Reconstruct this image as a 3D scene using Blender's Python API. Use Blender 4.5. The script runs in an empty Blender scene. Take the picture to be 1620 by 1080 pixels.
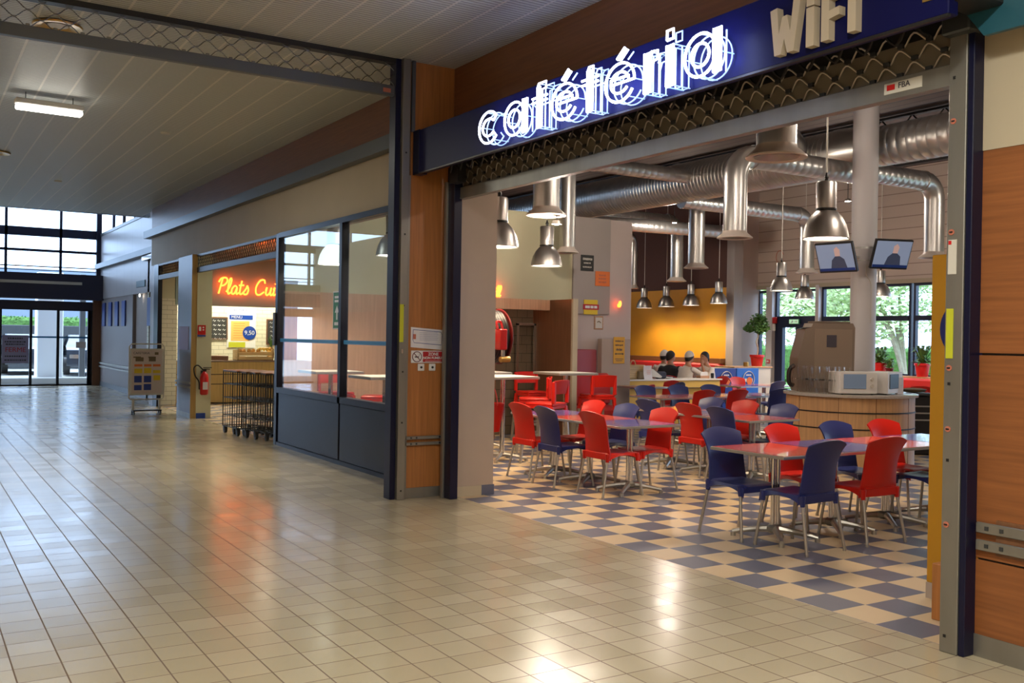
import bpy, math, random
from mathutils import Vector, Matrix
PI = math.pi
R = math.radians
random.seed(7)
S = bpy.context.scene
C = S.collection

# ------------------------------------------------------------------ camera, world, exposure
CH = 1.61                                       # eye height
FPX = 1543.0                                    # focal length in pixels of a 1620 px wide frame
ROLL, PITCH, YAW = R(0.95), R(-0.22), R(58.05)
F_ = Vector((math.cos(YAW)*math.cos(PITCH), math.sin(YAW)*math.cos(PITCH), math.sin(PITCH)))
U_ = Vector((-math.cos(YAW)*math.sin(PITCH), -math.sin(YAW)*math.sin(PITCH), math.cos(PITCH)))
R_ = F_.cross(U_)
RR = R_*math.cos(ROLL) + U_*math.sin(ROLL)
UU = -R_*math.sin(ROLL) + U_*math.cos(ROLL)
cam = bpy.data.cameras.new('camera')
co = bpy.data.objects.new('camera', cam)
C.objects.link(co)
co.matrix_world = Matrix(((RR.x, UU.x, -F_.x, 0), (RR.y, UU.y, -F_.y, 0), (RR.z, UU.z, -F_.z, CH), (0, 0, 0, 1)))
cam.sensor_width = 36
cam.lens = FPX/1620*36
cam.clip_end = 300
cam.clip_start = 0.05
S.camera = co
S.view_settings.view_transform = 'Standard'
S.view_settings.look = 'None'
S.view_settings.gamma = 1
S.view_settings.exposure = 0.5
S.cycles.use_denoising = True
S.cycles.max_bounces = 7
S.cycles.diffuse_bounces = 4
S.cycles.glossy_bounces = 4
S.cycles.transmission_bounces = 6
S.cycles.transparent_max_bounces = 12
S.cycles.caustics_reflective = False
S.cycles.caustics_refractive = False
S.cycles.sample_clamp_indirect = 6

w = bpy.data.worlds.new('overcast_sky')
S.world = w
w.use_nodes = True
nt = w.node_tree
bg = nt.nodes['Background']
tc = nt.nodes.new('ShaderNodeTexCoord')
sp = nt.nodes.new('ShaderNodeSeparateXYZ')
cr = nt.nodes.new('ShaderNodeValToRGB')
nt.links.new(tc.outputs['Generated'], sp.inputs[0])
nt.links.new(sp.outputs['Z'], cr.inputs[0])
cr.color_ramp.elements[0].color = (0.50, 0.70, 1.0, 1)
cr.color_ramp.elements[1].color = (0.68, 0.83, 1.0, 1)
nt.links.new(cr.outputs[0], bg.inputs[0])
bg.inputs[1].default_value = 4.3


def R_0(px, py):
    return RR*((px-810)/FPX) - UU*((py-540)/FPX) + F_


def spot(px, d):
    """ground position seen along image column px at forward distance d (metres)"""
    v = R_0(px, 540)*d
    return v.x, v.y


def light(name, kind, loc, energy, color=(1, 1, 1), size=0.3, size_y=None, rot=(0, 0, 0), angle=None, blend=0.5):
    l = bpy.data.lights.new(name, kind)
    l.energy = energy
    l.color = color
    if kind == 'AREA':
        l.shape = 'RECTANGLE' if size_y else 'DISK'
        l.size = size
        if size_y:
            l.size_y = size_y
    elif kind in ('POINT', 'SPOT'):
        l.shadow_soft_size = size
    if kind == 'SPOT':
        l.spot_size = angle or R(120)
        l.spot_blend = blend
    o = bpy.data.objects.new(name, l)
    o.location = loc
    o.rotation_euler = rot
    C.objects.link(o)
    return o


COOL = (1.0, 0.97, 0.86)
WARM = (1.0, 0.74, 0.47)


# ------------------------------------------------------------------ materials
def newmat(name):
    m = bpy.data.materials.new(name)
    m.use_nodes = True
    b = m.node_tree.nodes['Principled BSDF']
    return m, m.node_tree, b


def mat(name, col, rough=0.5, metal=0.0, spec=0.5, emit=None, es=0.0, trans=0.0, alpha=1.0, vary=0.0, vscale=8.0, bump=0.0, coat=0.0, stretch=None):
    m, n, b = newmat(name)
    b.inputs['Base Color'].default_value = (*col, 1)
    b.inputs['Roughness'].default_value = rough
    b.inputs['Metallic'].default_value = metal
    b.inputs['Specular IOR Level'].default_value = spec
    b.inputs['Transmission Weight'].default_value = trans
    b.inputs['Alpha'].default_value = alpha
    b.inputs['Coat Weight'].default_value = coat
    if emit:
        b.inputs['Emission Color'].default_value = (*emit, 1)
        b.inputs['Emission Strength'].default_value = es
    if vary or bump:
        t = n.nodes.new('ShaderNodeTexCoord')
        mp = n.nodes.new('ShaderNodeMapping')
        ns = n.nodes.new('ShaderNodeTexNoise')
        n.links.new(t.outputs['Object'], mp.inputs[0])
        n.links.new(mp.outputs[0], ns.inputs['Vector'])
        if stretch:
            mp.inputs['Scale'].default_value = stretch
        ns.inputs['Scale'].default_value = vscale
        ns.inputs['Detail'].default_value = 5
        if vary:
            r = n.nodes.new('ShaderNodeValToRGB')
            r.color_ramp.elements[0].position = 0.3
            r.color_ramp.elements[1].position = 0.7
            r.color_ramp.elements[0].color = (*[max(0, c*(1-vary)) for c in col], 1)
            r.color_ramp.elements[1].color = (*[min(1, c*(1+vary)) for c in col], 1)
            n.links.new(ns.outputs['Fac'], r.inputs[0])
            n.links.new(r.outputs[0], b.inputs['Base Color'])
        if bump:
            bp = n.nodes.new('ShaderNodeBump')
            bp.inputs['Strength'].default_value = bump
            bp.inputs['Distance'].default_value = 0.01
            n.links.new(ns.outputs['Fac'], bp.inputs['Height'])
            n.links.new(bp.outputs[0], b.inputs['Normal'])
    return m


def M_(n, op, a, b=None, c=None):
    x = n.nodes.new('ShaderNodeMath')
    x.operation = op
    for i, v in enumerate((a, b, c)):
        if v is None:
            continue
        if isinstance(v, (int, float)):
            x.inputs[i].default_value = v
        else:
            n.links.new(v, x.inputs[i])
    return x.outputs[0]


def MIX(n, fac, a, b):
    x = n.nodes.new('ShaderNodeMix')
    x.data_type = 'RGBA'
    for s, v in ((x.inputs[0], fac), (x.inputs[6], a), (x.inputs[7], b)):
        if isinstance(v, (int, float)):
            s.default_value = v
        elif isinstance(v, tuple):
            s.default_value = (*v, 1)
        else:
            n.links.new(v, s)
    return x.outputs[2]


def axes(n):
    t = n.nodes.new('ShaderNodeTexCoord')
    s = n.nodes.new('ShaderNodeSeparateXYZ')
    n.links.new(t.outputs['Object'], s.inputs[0])
    return t, s.outputs


def joint(n, u, size, width):
    """1 on a joint line, 0 inside a tile, for coordinate u"""
    f = M_(n, 'FRACT', M_(n, 'DIVIDE', u, size))
    d = M_(n, 'MINIMUM', f, M_(n, 'SUBTRACT', 1.0, f))
    return M_(n, 'LESS_THAN', d, width/size/2)


def tile_floor(name):
    m, n, b = newmat(name)
    t, (X, Y, Z) = axes(n)
    s = 0.21
    u = M_(n, 'SUBTRACT', X, 2.138)
    v = M_(n, 'SUBTRACT', Y, 4.31)
    g = M_(n, 'MAXIMUM', joint(n, u, s, 0.0075), joint(n, v, s, 0.0065))
    cx = M_(n, 'FLOOR', M_(n, 'DIVIDE', u, s))
    cy = M_(n, 'FLOOR', M_(n, 'DIVIDE', v, s))
    cb = n.nodes.new('ShaderNodeCombineXYZ')
    n.links.new(cx, cb.inputs[0])
    n.links.new(cy, cb.inputs[1])
    wn = n.nodes.new('ShaderNodeTexWhiteNoise')
    wn.noise_dimensions = '3D'
    n.links.new(cb.outputs[0], wn.inputs['Vector'])
    base = MIX(n, wn.outputs['Value'], (0.45, 0.385, 0.26), (0.50, 0.435, 0.30))
    ns = n.nodes.new('ShaderNodeTexNoise')
    ns.inputs['Scale'].default_value = 1.1
    n.links.new(t.outputs['Object'], ns.inputs['Vector'])
    base = MIX(n, M_(n, 'MULTIPLY', ns.outputs['Fac'], 0.35), base, (0.42, 0.33, 0.20))
    col = MIX(n, g, base, (0.15, 0.095, 0.055))
    n.links.new(col, b.inputs['Base Color'])
    rg = M_(n, 'ADD', M_(n, 'MULTIPLY', wn.outputs['Value'], 0.08), 0.17)
    rg = M_(n, 'MAXIMUM', rg, M_(n, 'MULTIPLY', g, 0.8))
    n.links.new(rg, b.inputs['Roughness'])
    b.inputs['Specular IOR Level'].default_value = 0.9
    # each tile lies a touch out of level, which stretches reflections
    n2 = n.nodes.new('ShaderNodeTexNoise')
    n2.inputs['Scale'].default_value = 3.0
    n.links.new(t.outputs['Object'], n2.inputs['Vector'])
    h = M_(n, 'SUBTRACT', M_(n, 'MULTIPLY', n2.outputs['Fac'], 0.6), M_(n, 'MULTIPLY', g, 0.3))
    bp = n.nodes.new('ShaderNodeBump')
    bp.inputs['Strength'].default_value = 0.25
    bp.inputs['Distance'].default_value = 0.01
    n.links.new(h, bp.inputs['Height'])
    n.links.new(bp.outputs[0], b.inputs['Normal'])
    return m


def checker_floor(name, x0, y0, s):
    m, n, b = newmat(name)
    t, (X, Y, Z) = axes(n)
    fx = M_(n, 'FLOOR', M_(n, 'DIVIDE', M_(n, 'SUBTRACT', X, x0), s))
    fy = M_(n, 'FLOOR', M_(n, 'DIVIDE', M_(n, 'SUBTRACT', Y, y0), s))
    k = M_(n, 'FLOORED_MODULO', M_(n, 'ADD', fx, fy), 2.0)
    col = MIX(n, k, (0.095, 0.105, 0.165), (0.60, 0.45, 0.27))
    ns = n.nodes.new('ShaderNodeTexNoise')
    ns.inputs['Scale'].default_value = 2.0
    n.links.new(t.outputs['Object'], ns.inputs['Vector'])
    col = MIX(n, M_(n, 'MULTIPLY', ns.outputs['Fac'], 0.12), col, (0.28, 0.22, 0.16))
    n.links.new(col, b.inputs['Base Color'])
    b.inputs['Roughness'].default_value = 0.38
    return m


def strip_ceiling(name):
    m, n, b = newmat(name)
    t, (X, Y, Z) = axes(n)
    seam = joint(n, M_(n, 'SUBTRACT', X, 1.897), 0.315, 0.022)
    rib = M_(n, 'SINE', M_(n, 'MULTIPLY', Y, 2*PI/0.05))
    col = MIX(n, seam, (0.56, 0.58, 0.53), (0.68, 0.66, 0.58))
    col = MIX(n, M_(n, 'GREATER_THAN', M_(n, 'MULTIPLY', rib, M_(n, 'SUBTRACT', 1.0, seam)), 0.55), col, (0.27, 0.27, 0.25))
    n.links.new(col, b.inputs['Base Color'])
    b.inputs['Roughness'].default_value = 0.42
    b.inputs['Metallic'].default_value = 0.0
    bp = n.nodes.new('ShaderNodeBump')
    bp.inputs['Strength'].default_value = 0.5
    bp.inputs['Distance'].default_value = 0.01
    n.links.new(M_(n, 'SUBTRACT', M_(n, 'MULTIPLY', rib, 0.4), M_(n, 'MULTIPLY', seam, 1.0)), bp.inputs['Height'])
    n.links.new(bp.outputs[0], b.inputs['Normal'])
    return m


def wood(name, col, scale=3.0, axis='Z', rough=0.4, dark=0.25):
    st = {'Z': (14, 14, 0.6), 'X': (0.6, 14, 14), 'Y': (14, 0.6, 14)}[axis]
    return mat(name, col, rough=rough, vary=dark, vscale=scale, stretch=st)


def brick_tiles(name, col, line, sx, sz, rough=0.25):
    m, n, b = newmat(name)
    t, (X, Y, Z) = axes(n)
    row = M_(n, 'FLOOR', M_(n, 'DIVIDE', Z, sz))
    u = M_(n, 'ADD', M_(n, 'ADD', X, Y), M_(n, 'MULTIPLY', M_(n, 'FLOORED_MODULO', row, 2.0), sx/2))
    g = M_(n, 'MAXIMUM', joint(n, u, sx, 0.008), joint(n, Z, sz, 0.010))
    n.links.new(MIX(n, g, col, line), b.inputs['Base Color'])
    b.inputs['Roughness'].default_value = rough
    return m


def lined(name, col, line, size, width, axis=2, rough=0.5, metal=0.0):
    m, n, b = newmat(name)
    t, ax = axes(n)
    g = joint(n, ax[axis], size, width)
    n.links.new(MIX(n, g, col, line), b.inputs['Base Color'])
    b.inputs['Roughness'].default_value = rough
    b.inputs['Metallic'].default_value = metal
    return m


def glass(name, tint=(1, 1, 1), rough=0.0, refl=0.12):
    """thin clear pane: mostly see-through with a fresnel reflection"""
    m = bpy.data.materials.new(name)
    m.use_nodes = True
    n = m.node_tree
    n.nodes.clear()
    o = n.nodes.new('ShaderNodeOutputMaterial')
    tr = n.nodes.new('ShaderNodeBsdfTransparent')
    tr.inputs[0].default_value = (*tint, 1)
    gl = n.nodes.new('ShaderNodeBsdfGlossy')
    gl.inputs['Roughness'].default_value = rough
    lw = n.nodes.new('ShaderNodeLayerWeight')
    lw.inputs[0].default_value = 0.5
    mx = n.nodes.new('ShaderNodeMixShader')
    n.links.new(M_(n, 'ADD', M_(n, 'MULTIPLY', M_(n, 'POWER', lw.outputs[1], 3.5), 0.75), refl*0.3), mx.inputs[0])
    n.links.new(tr.outputs[0], mx.inputs[1])
    n.links.new(gl.outputs[0], mx.inputs[2])
    n.links.new(mx.outputs[0], o.inputs[0])
    return m


def emis(name, col, strength):
    m, n, b = newmat(name)
    b.inputs['Base Color'].default_value = (*[min(1, c) for c in col], 1)
    b.inputs['Emission Color'].default_value = (*col, 1)
    b.inputs['Emission Strength'].default_value = strength
    return m


M = dict(
    mall_floor=tile_floor('cream_square_floor_tiles'),
    checker=checker_floor('blue_and_beige_checker', 4.75, 3.327, 0.303),
    checker2=checker_floor('pale_checker', 4.75, 3.327, 0.303),
    ceiling=strip_ceiling('ribbed_metal_ceiling'),
    wood_or=wood('orange_beech_panel', (0.40, 0.155, 0.042), axis='Z', dark=0.16),
    wood_orx=wood('orange_beech_panel_lengthways', (0.25, 0.088, 0.027), axis='Y', dark=0.2),
    wood_fascia=wood('brown_beech_fascia', (0.20, 0.080, 0.032), axis='Y', dark=0.15),
    wood_brown=wood('dark_brown_wood', (0.17, 0.075, 0.035), axis='Z', dark=0.15),
    wood_tan=wood('tan_striped_wood', (0.52, 0.30, 0.14), axis='Z', dark=0.14),
    wood_pale=wood('pale_pink_wood', (0.55, 0.32, 0.20), axis='Z', dark=0.12),
    wood_top=wood('table_wood', (0.45, 0.24, 0.12), axis='X', dark=0.2),
    wood_yel=wood('yellow_oak', (0.42, 0.27, 0.09), axis='Z', dark=0.15),
    crate=wood('raw_crate_wood', (0.55, 0.38, 0.16), axis='X', dark=0.25),
    cream=mat('cream_paint', (0.46, 0.395, 0.285), rough=0.7, vary=0.03, vscale=2),
    cream_green=mat('pale_cream_paint', (0.56, 0.54, 0.36), rough=0.7, vary=0.03, vscale=2),
    beige=mat('greige_paint', (0.42, 0.34, 0.28), rough=0.75, vary=0.04, vscale=2),
    grey_wall=mat('grey_paint', (0.36, 0.32, 0.30), rough=0.75, vary=0.03, vscale=2),
    pale_wall=mat('pale_pinkish_paint', (0.52, 0.44, 0.41), rough=0.75, vary=0.03, vscale=2),
    band=mat('grey_steel_band', (0.13, 0.14, 0.15), rough=0.4, metal=0.5),
    clad=lined('pale_blue_grey_cladding', (0.42, 0.40, 0.42), (0.30, 0.29, 0.31), 1.05, 0.02, axis=1, rough=0.35),
    steel=mat('brushed_galvanised_steel', (0.30, 0.29, 0.26), rough=0.42, metal=0.75, vary=0.12, vscale=5, stretch=(1, 1, 0.2)),
    steel_dark=mat('dark_steel', (0.07, 0.075, 0.08), rough=0.45, metal=0.6),
    wire=mat('grille_wire_steel', (0.16, 0.16, 0.15), rough=0.35, metal=0.8),
    wire_bright=mat('bright_wire_steel', (0.62, 0.58, 0.50), rough=0.35, metal=0.7),
    plate=mat('perforated_grille_plate', (0.22, 0.19, 0.145), rough=0.5, metal=0.4),
    navy=mat('navy_lacquer', (0.005, 0.006, 0.028), rough=0.35, spec=0.35),
    navy_blk=mat('near_black_navy', (0.004, 0.005, 0.012), rough=0.30, spec=0.3),
    sign_blue=mat('glossy_dark_blue_sign', (0.006, 0.007, 0.062), rough=0.42, spec=0.12),
    black=mat('black_plastic', (0.015, 0.014, 0.014), rough=0.4),
    rubber=mat('black_rubber_hose', (0.014, 0.012, 0.012), rough=0.5, spec=0.3),
    red=mat('red_polypropylene', (0.50, 0.012, 0.006), rough=0.36, spec=0.35),
    blue=mat('blue_polypropylene', (0.016, 0.024, 0.13), rough=0.36, spec=0.5),
    redgloss=mat('red_paint', (0.55, 0.015, 0.015), rough=0.3),
    red_dark=mat('dark_red_paint', (0.12, 0.007, 0.008), rough=0.35),
    lam_red=mat('red_laminate', (0.55, 0.07, 0.045), rough=0.16, coat=0.3),
    lam_blue=mat('violet_blue_laminate', (0.10, 0.075, 0.27), rough=0.16, coat=0.3),
    alu=mat('aluminium', (0.46, 0.43, 0.38), rough=0.38, metal=0.85),
    alu_edge=mat('aluminium_edge', (0.50, 0.50, 0.48), rough=0.3, metal=0.8),
    chrome=mat('polished_metal', (0.72, 0.70, 0.66), rough=0.14, metal=1.0),
    duct=mat('galvanised_duct', (0.56, 0.55, 0.53), rough=0.34, metal=0.9, vary=0.10, vscale=3),
    lamp_alu=mat('satin_lamp_metal', (0.54, 0.51, 0.48), rough=0.36, metal=0.95),
    lamp_in=mat('white_lamp_inside', (0.9, 0.88, 0.8), rough=0.5, emit=(1.0, 0.95, 0.84), es=3.5),
    bulb=emis('lamp_bulb', (1.0, 0.95, 0.82), 9.0),
    tube=emis('fluorescent_tube', (1.0, 0.97, 0.90), 9.0),
    neon_white=emis('blue_white_neon', (0.66, 0.74, 1.0), 7.0),
    neon_dim=mat('faint_glow_glass_tube', (0.45, 0.60, 0.80), rough=0.15, emit=(0.40, 0.62, 1.0), es=0.55),  # supports and standoffs given a faint blue glow of their own
    neon_red=emis('orange_red_neon', (1.0, 0.10, 0.012), 6.0),
    neon_core=emis('yellow_neon_core', (1.0, 0.42, 0.04), 2.6),
    letter=mat('cream_block_letter', (0.52, 0.44, 0.33), rough=0.5),
    white=mat('white_plastic', (0.75, 0.74, 0.72), rough=0.4),
    offwhite=mat('offwhite_paint', (0.60, 0.57, 0.50), rough=0.5),
    paper=mat('white_paper', (0.72, 0.70, 0.72), rough=0.8),
    pink=mat('rose_leatherette', (0.42, 0.10, 0.13), rough=0.4),
    sofa=mat('red_leatherette', (0.48, 0.03, 0.03), rough=0.35),
    yellow=mat('yellow_ochre_wall', (0.72, 0.34, 0.02), rough=0.55, vary=0.06, vscale=1.5),
    yellow_p=mat('mustard_panel', (0.50, 0.235, 0.010), rough=0.5),
    yellow_c=mat('yellow_counter_front', (0.66, 0.42, 0.06), rough=0.5),
    yel=mat('yellow_print', (0.75, 0.55, 0.03), rough=0.6),
    yelgreen=mat('yellow_green_sticker', (0.50, 0.52, 0.02), rough=0.6),
    orange=mat('orange_print', (0.75, 0.18, 0.03), rough=0.6),
    brown_up=mat('brown_upper_wall', (0.10, 0.045, 0.035), rough=0.8),
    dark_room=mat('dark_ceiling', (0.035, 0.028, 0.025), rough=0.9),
    deck=lined('metal_deck_ceiling', (0.085, 0.06, 0.052), (0.03, 0.022, 0.02), 0.25, 0.05, axis=0, rough=0.7),
    siding=lined('cream_horizontal_siding', (0.60, 0.50, 0.43), (0.36, 0.28, 0.23), 0.26, 0.022, axis=2, rough=0.6),
    col=mat('white_column_paint', (0.60, 0.58, 0.59), rough=0.55),
    winframe=mat('navy_window_frame', (0.010, 0.014, 0.045), rough=0.4),
    brown_tile=brick_tiles('brown_wall_tiles', (0.14, 0.10, 0.065), (0.06, 0.045, 0.03), 0.20, 0.15),
    white_tile=brick_tiles('white_bevelled_wall_tiles', (0.72, 0.68, 0.52), (0.42, 0.39, 0.28), 0.24, 0.10),
    glassm=glass('clear_glazing', tint=(0.90, 0.95, 0.97)),
    winglass=glass('window_pane', tint=(0.96, 0.98, 1.0), refl=0.07),
    cup=glass('drinking_glass', tint=(0.993, 0.99, 0.98), refl=0.10),
    greystone=mat('grey_speckled_worktop', (0.42, 0.38, 0.34), rough=0.2, vary=0.1, vscale=60),
    machine=mat('brown_grey_machine_metal', (0.27, 0.215, 0.17), rough=0.35, metal=0.5),
    leaf=mat('green_leaf', (0.07, 0.16, 0.035), rough=0.5, vary=0.4, vscale=14),
    leaf_out=mat('spring_leaves', (0.62, 0.80, 0.40), rough=0.6, vary=0.35, vscale=3),
    hedge=mat('clipped_hedge', (0.10, 0.22, 0.05), rough=0.9, vary=0.4, vscale=9, bump=1.0),
    bark=mat('pale_bark', (0.40, 0.34, 0.25), rough=0.8, vary=0.2, vscale=10),
    stem=mat('plant_stem', (0.18, 0.13, 0.07), rough=0.8),
    soil=mat('potting_soil', (0.04, 0.025, 0.015), rough=0.9),
    ground=mat('pale_paving', (0.42, 0.42, 0.40), rough=0.9, vary=0.08, vscale=1),
    grass=mat('lawn_green', (0.14, 0.26, 0.06), rough=0.9, vary=0.2, vscale=2),
    skin=mat('skin', (0.50, 0.25, 0.15), rough=0.5),
    hair=mat('black_hair', (0.015, 0.010, 0.008), rough=0.6),
    cloth_w=mat('white_cotton', (0.74, 0.68, 0.62), rough=0.85, vary=0.05, vscale=12, bump=0.3),
    cloth_b=mat('black_cotton', (0.018, 0.02, 0.024), rough=0.85, vary=0.2, vscale=12, bump=0.3),
    jeans=mat('dark_trousers', (0.03, 0.035, 0.06), rough=0.85, vary=0.2, vscale=20),
    adblue=mat('bright_blue_print', (0.02, 0.16, 0.62), rough=0.4),
    adblue2=mat('deep_blue_print', (0.01, 0.05, 0.30), rough=0.4),
    lightblue=mat('light_blue_sign', (0.016, 0.085, 0.12), rough=0.4),
    stripe=mat('blue_manifestation_stripe', (0.05, 0.27, 0.60), rough=0.6),
    signred=mat('red_sign', (0.45, 0.015, 0.02), rough=0.5),
    signgreen=mat('green_sign', (0.04, 0.20, 0.09), rough=0.5),
    ink=mat('dark_print', (0.05, 0.045, 0.06), rough=0.7),
    inkb=mat('blue_print', (0.03, 0.06, 0.28), rough=0.7),
    chalk=mat('chalkboard', (0.03, 0.03, 0.028), rough=0.7),
    screen=mat('television_picture', (0.10, 0.12, 0.18), rough=0.2, emit=(0.35, 0.42, 0.58), es=0.30),
    screen2=mat('television_figure', (0.03, 0.03, 0.05), rough=0.2, emit=(0.03, 0.04, 0.07), es=0.5),
    screen3=mat('television_face', (0.4, 0.25, 0.2), rough=0.2, emit=(0.45, 0.30, 0.28), es=0.4),
    brass=mat('brass', (0.55, 0.34, 0.10), rough=0.3, metal=0.8),
    pine=mat('fruit_skin', (0.40, 0.20, 0.04), rough=0.7, vary=0.3, vscale=20),
    banana=mat('yellow_fruit', (0.62, 0.42, 0.06), rough=0.5),
    carpaint=mat('dark_car_paint', (0.02, 0.025, 0.035), rough=0.2, coat=0.5),
    poster_red=mat('faded_red_print', (0.50, 0.16, 0.10), rough=0.7),
    lilac=mat('lilac_poster', (0.34, 0.32, 0.52), rough=0.7),
    copper=mat('coppery_tray', (0.30, 0.15, 0.08), rough=0.45, metal=0.4),
)


# ------------------------------------------------------------------ mesh helpers
class MB:
    def __init__(s):
        s.v, s.f, s.mi = [], [], []
        s.cur = 0

    def add(s, v, f, T=None):
        k = len(s.v)
        if T is not None:
            v = [tuple(T @ Vector(p)) for p in v]
        s.v += [tuple(p) for p in v]
        s.f += [tuple(i+k for i in q) for q in f]
        s.mi += [s.cur]*len(f)
        return s

    def m(s, i):
        s.cur = i
        return s

    def box(s, x0, y0, z0, x1, y1, z1, b=0.0, T=None):
        x0, x1 = min(x0, x1), max(x0, x1)
        y0, y1 = min(y0, y1), max(y0, y1)
        z0, z1 = min(z0, z1), max(z0, z1)
        b = min(b, (x1-x0)/2.01, (y1-y0)/2.01, (z1-z0)/2.01)
        if b <= 0:
            v = [(x0, y0, z0), (x1, y0, z0), (x1, y1, z0), (x0, y1, z0), (x0, y0, z1), (x1, y0, z1), (x1, y1, z1), (x0, y1, z1)]
            f = [(0, 3, 2, 1), (4, 5, 6, 7), (0, 1, 5, 4), (1, 2, 6, 5), (2, 3, 7, 6), (3, 0, 4, 7)]
            return s.add(v, f, T)
        rings = []
        for z, i in ((z0, b), (z0+b, 0), (z1-b, 0), (z1, b)):
            a0, a1, c0, c1 = x0+i, x1-i, y0+i, y1-i
            d = b*0.9 if i == 0 else b*0.4
            rings.append([(a0+d, c0, z), (a1-d, c0, z), (a1, c0+d, z), (a1, c1-d, z), (a1-d, c1, z), (a0+d, c1, z), (a0, c1-d, z), (a0, c0+d, z)])
        return s.loft(rings, T=T)

    def loft(s, rings, cap=True, closed=False, T=None):
        n = len(rings[0])
        v = [p for r in rings for p in r]
        f = []
        m = len(rings)
        for i in range(m if closed else m-1):
            a, b = i*n, ((i+1) % m)*n
            for j in range(n):
                f.append((a+j, a+(j+1) % n, b+(j+1) % n, b+j))
        if cap and not closed:
            f.append(tuple(range(n-1, -1, -1)))
            f.append(tuple((m-1)*n+j for j in range(n)))
        return s.add(v, f, T)

    def tube(s, pts, r, n=8, cap=True, T=None, closed=False):
        pts = [Vector(p) for p in pts]
        rs = r if isinstance(r, (list, tuple)) else [r]*len(pts)
        rings = []
        up = None
        L = len(pts)
        for i, p in enumerate(pts):
            if closed:
                d = pts[(i+1) % L]-pts[i-1]
            else:
                d = pts[min(i+1, L-1)]-pts[max(i-1, 0)]
            if d.length < 1e-9:
                d = Vector((0, 0, 1))
            d.normalize()
            if up is None:
                up = Vector((0, 0, 1)) if abs(d.z) < 0.9 else Vector((1, 0, 0))
            a = up - d*up.dot(d)
            if a.length < 1e-6:
                a = d.orthogonal()
            a.normalize()
            up = a
            b = d.cross(a)
            rings.append([tuple(p+(a*math.cos(2*PI*k/n)+b*math.sin(2*PI*k/n))*rs[i]) for k in range(n)])
        return s.loft(rings, cap=cap, closed=closed, T=T)

    def lathe(s, prof, n=20, c=(0, 0, 0), T=None, cap=True):
        rings = [[(c[0]+r*math.cos(2*PI*k/n), c[1]+r*math.sin(2*PI*k/n), c[2]+z) for k in range(n)] for r, z in prof]
        return s.loft(rings, cap=cap, T=T)

    def cyl(s, x, y, z0, z1, r, n=16, r2=None, T=None):
        return s.lathe([(r, z0), (r if r2 is None else r2, z1)], n, (x, y, 0), T)

    def prism(s, poly, y0, y1, T=None):
        """outline in x,z extruded along y"""
        return s.loft([[(x, y0, z) for x, z in poly], [(x, y1, z) for x, z in poly]], T=T)

    def sheet(s, fn, nu, nv, th=0.0, T=None):
        """fn(u,v)->point; th thickness along the surface normal"""
        P = [[Vector(fn(i/nu, j/nv)) for j in range(nv+1)] for i in range(nu+1)]
        v = [P[i][j] for i in range(nu+1) for j in range(nv+1)]
        W = nv+1
        f = [(i*W+j, (i+1)*W+j, (i+1)*W+j+1, i*W+j+1) for i in range(nu) for j in range(nv)]
        if th:
            off = []
            for i in range(nu+1):
                for j in range(nv+1):
                    du = P[min(i+1, nu)][j]-P[max(i-1, 0)][j]
                    dv = P[i][min(j+1, nv)]-P[i][max(j-1, 0)]
                    nn = du.cross(dv)
                    nn = nn.normalized() if nn.length > 1e-9 else Vector((0, 0, 1))
                    off.append(P[i][j]-nn*th)
            k = len(v)
            v = v+off
            f2 = [tuple(reversed([a+k for a in q])) for q in f]
            f = f+f2
            for i in range(nu):
                a, b = i*W, (i+1)*W
                f.append((b, a, a+k, b+k))
                a, b = i*W+nv, (i+1)*W+nv
                f.append((a, b, b+k, a+k))
            for j in range(nv):
                a, b = j, j+1
                f.append((a, b, b+k, a+k))
                a, b = nu*W+j, nu*W+j+1
                f.append((b, a, a+k, b+k))
        return s.add([tuple(p) for p in v], f, T)

    def build(s, name, mats, parent=None, smooth=True, loc=None):
        me = bpy.data.meshes.new(name)
        me.from_pydata(s.v, [], s.f)
        if not isinstance(mats, (list, tuple)):
            mats = [mats]
        for m in mats:
            me.materials.append(m)
        if len(mats) > 1:
            me.polygons.foreach_set('material_index', s.mi)
        if smooth:
            me.shade_smooth()
            try:
                me.set_sharp_from_angle(angle=R(38))
            except Exception:
                pass
        me.update()
        o = bpy.data.objects.new(name, me)
        C.objects.link(o)
        if parent:
            o.parent = parent
        if loc:
            o.location = loc
        return o


def tag(o, label=None, cat=None, group=None, kind=None):
    for k, v in (('label', label), ('category', cat), ('group', group), ('kind', kind)):
        if v:
            o[k] = v
    return o


def thing(name, label, cat, loc=(0, 0, 0), rz=0.0, group=None):
    o = bpy.data.objects.new(name, None)
    o.empty_display_size = 0.1
    C.objects.link(o)
    o.location = loc
    o.rotation_euler = (0, 0, rz)
    return tag(o, label, cat, group)


def struct(name, mb, m, smooth=False):
    o = mb.build(name, m, smooth=smooth)
    o['kind'] = 'structure'
    return o


def sbox(name, m, *b):
    return struct(name, MB().box(*b), m)


def copy_tree(o, parent=None):
    c = o.copy()
    C.objects.link(c)
    c.parent = parent
    for ch in [k for k in o.children]:
        copy_tree(ch, c)
    return c


def place(proto, used, loc, rz, label, group=None):
    o = proto if not used else copy_tree(proto)
    o.location = loc
    o.rotation_euler = (0, 0, rz)
    o['label'] = label
    if group:
        o['group'] = group
    used.append(o)
    return o


def many(name, mb, spots_, m, parent, smooth=False):
    """the same small piece at several spots of one parent, each an object of its own"""
    first = None
    for p in spots_:
        if first is None:
            o = first = mb.build(name, m, parent, smooth=smooth)
        else:
            o = first.copy()
            C.objects.link(o)
        o.location = p
    return first


FACE_STORE = -PI/2          # local x runs to -Y, local y runs into the shopfront (+X)


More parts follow.
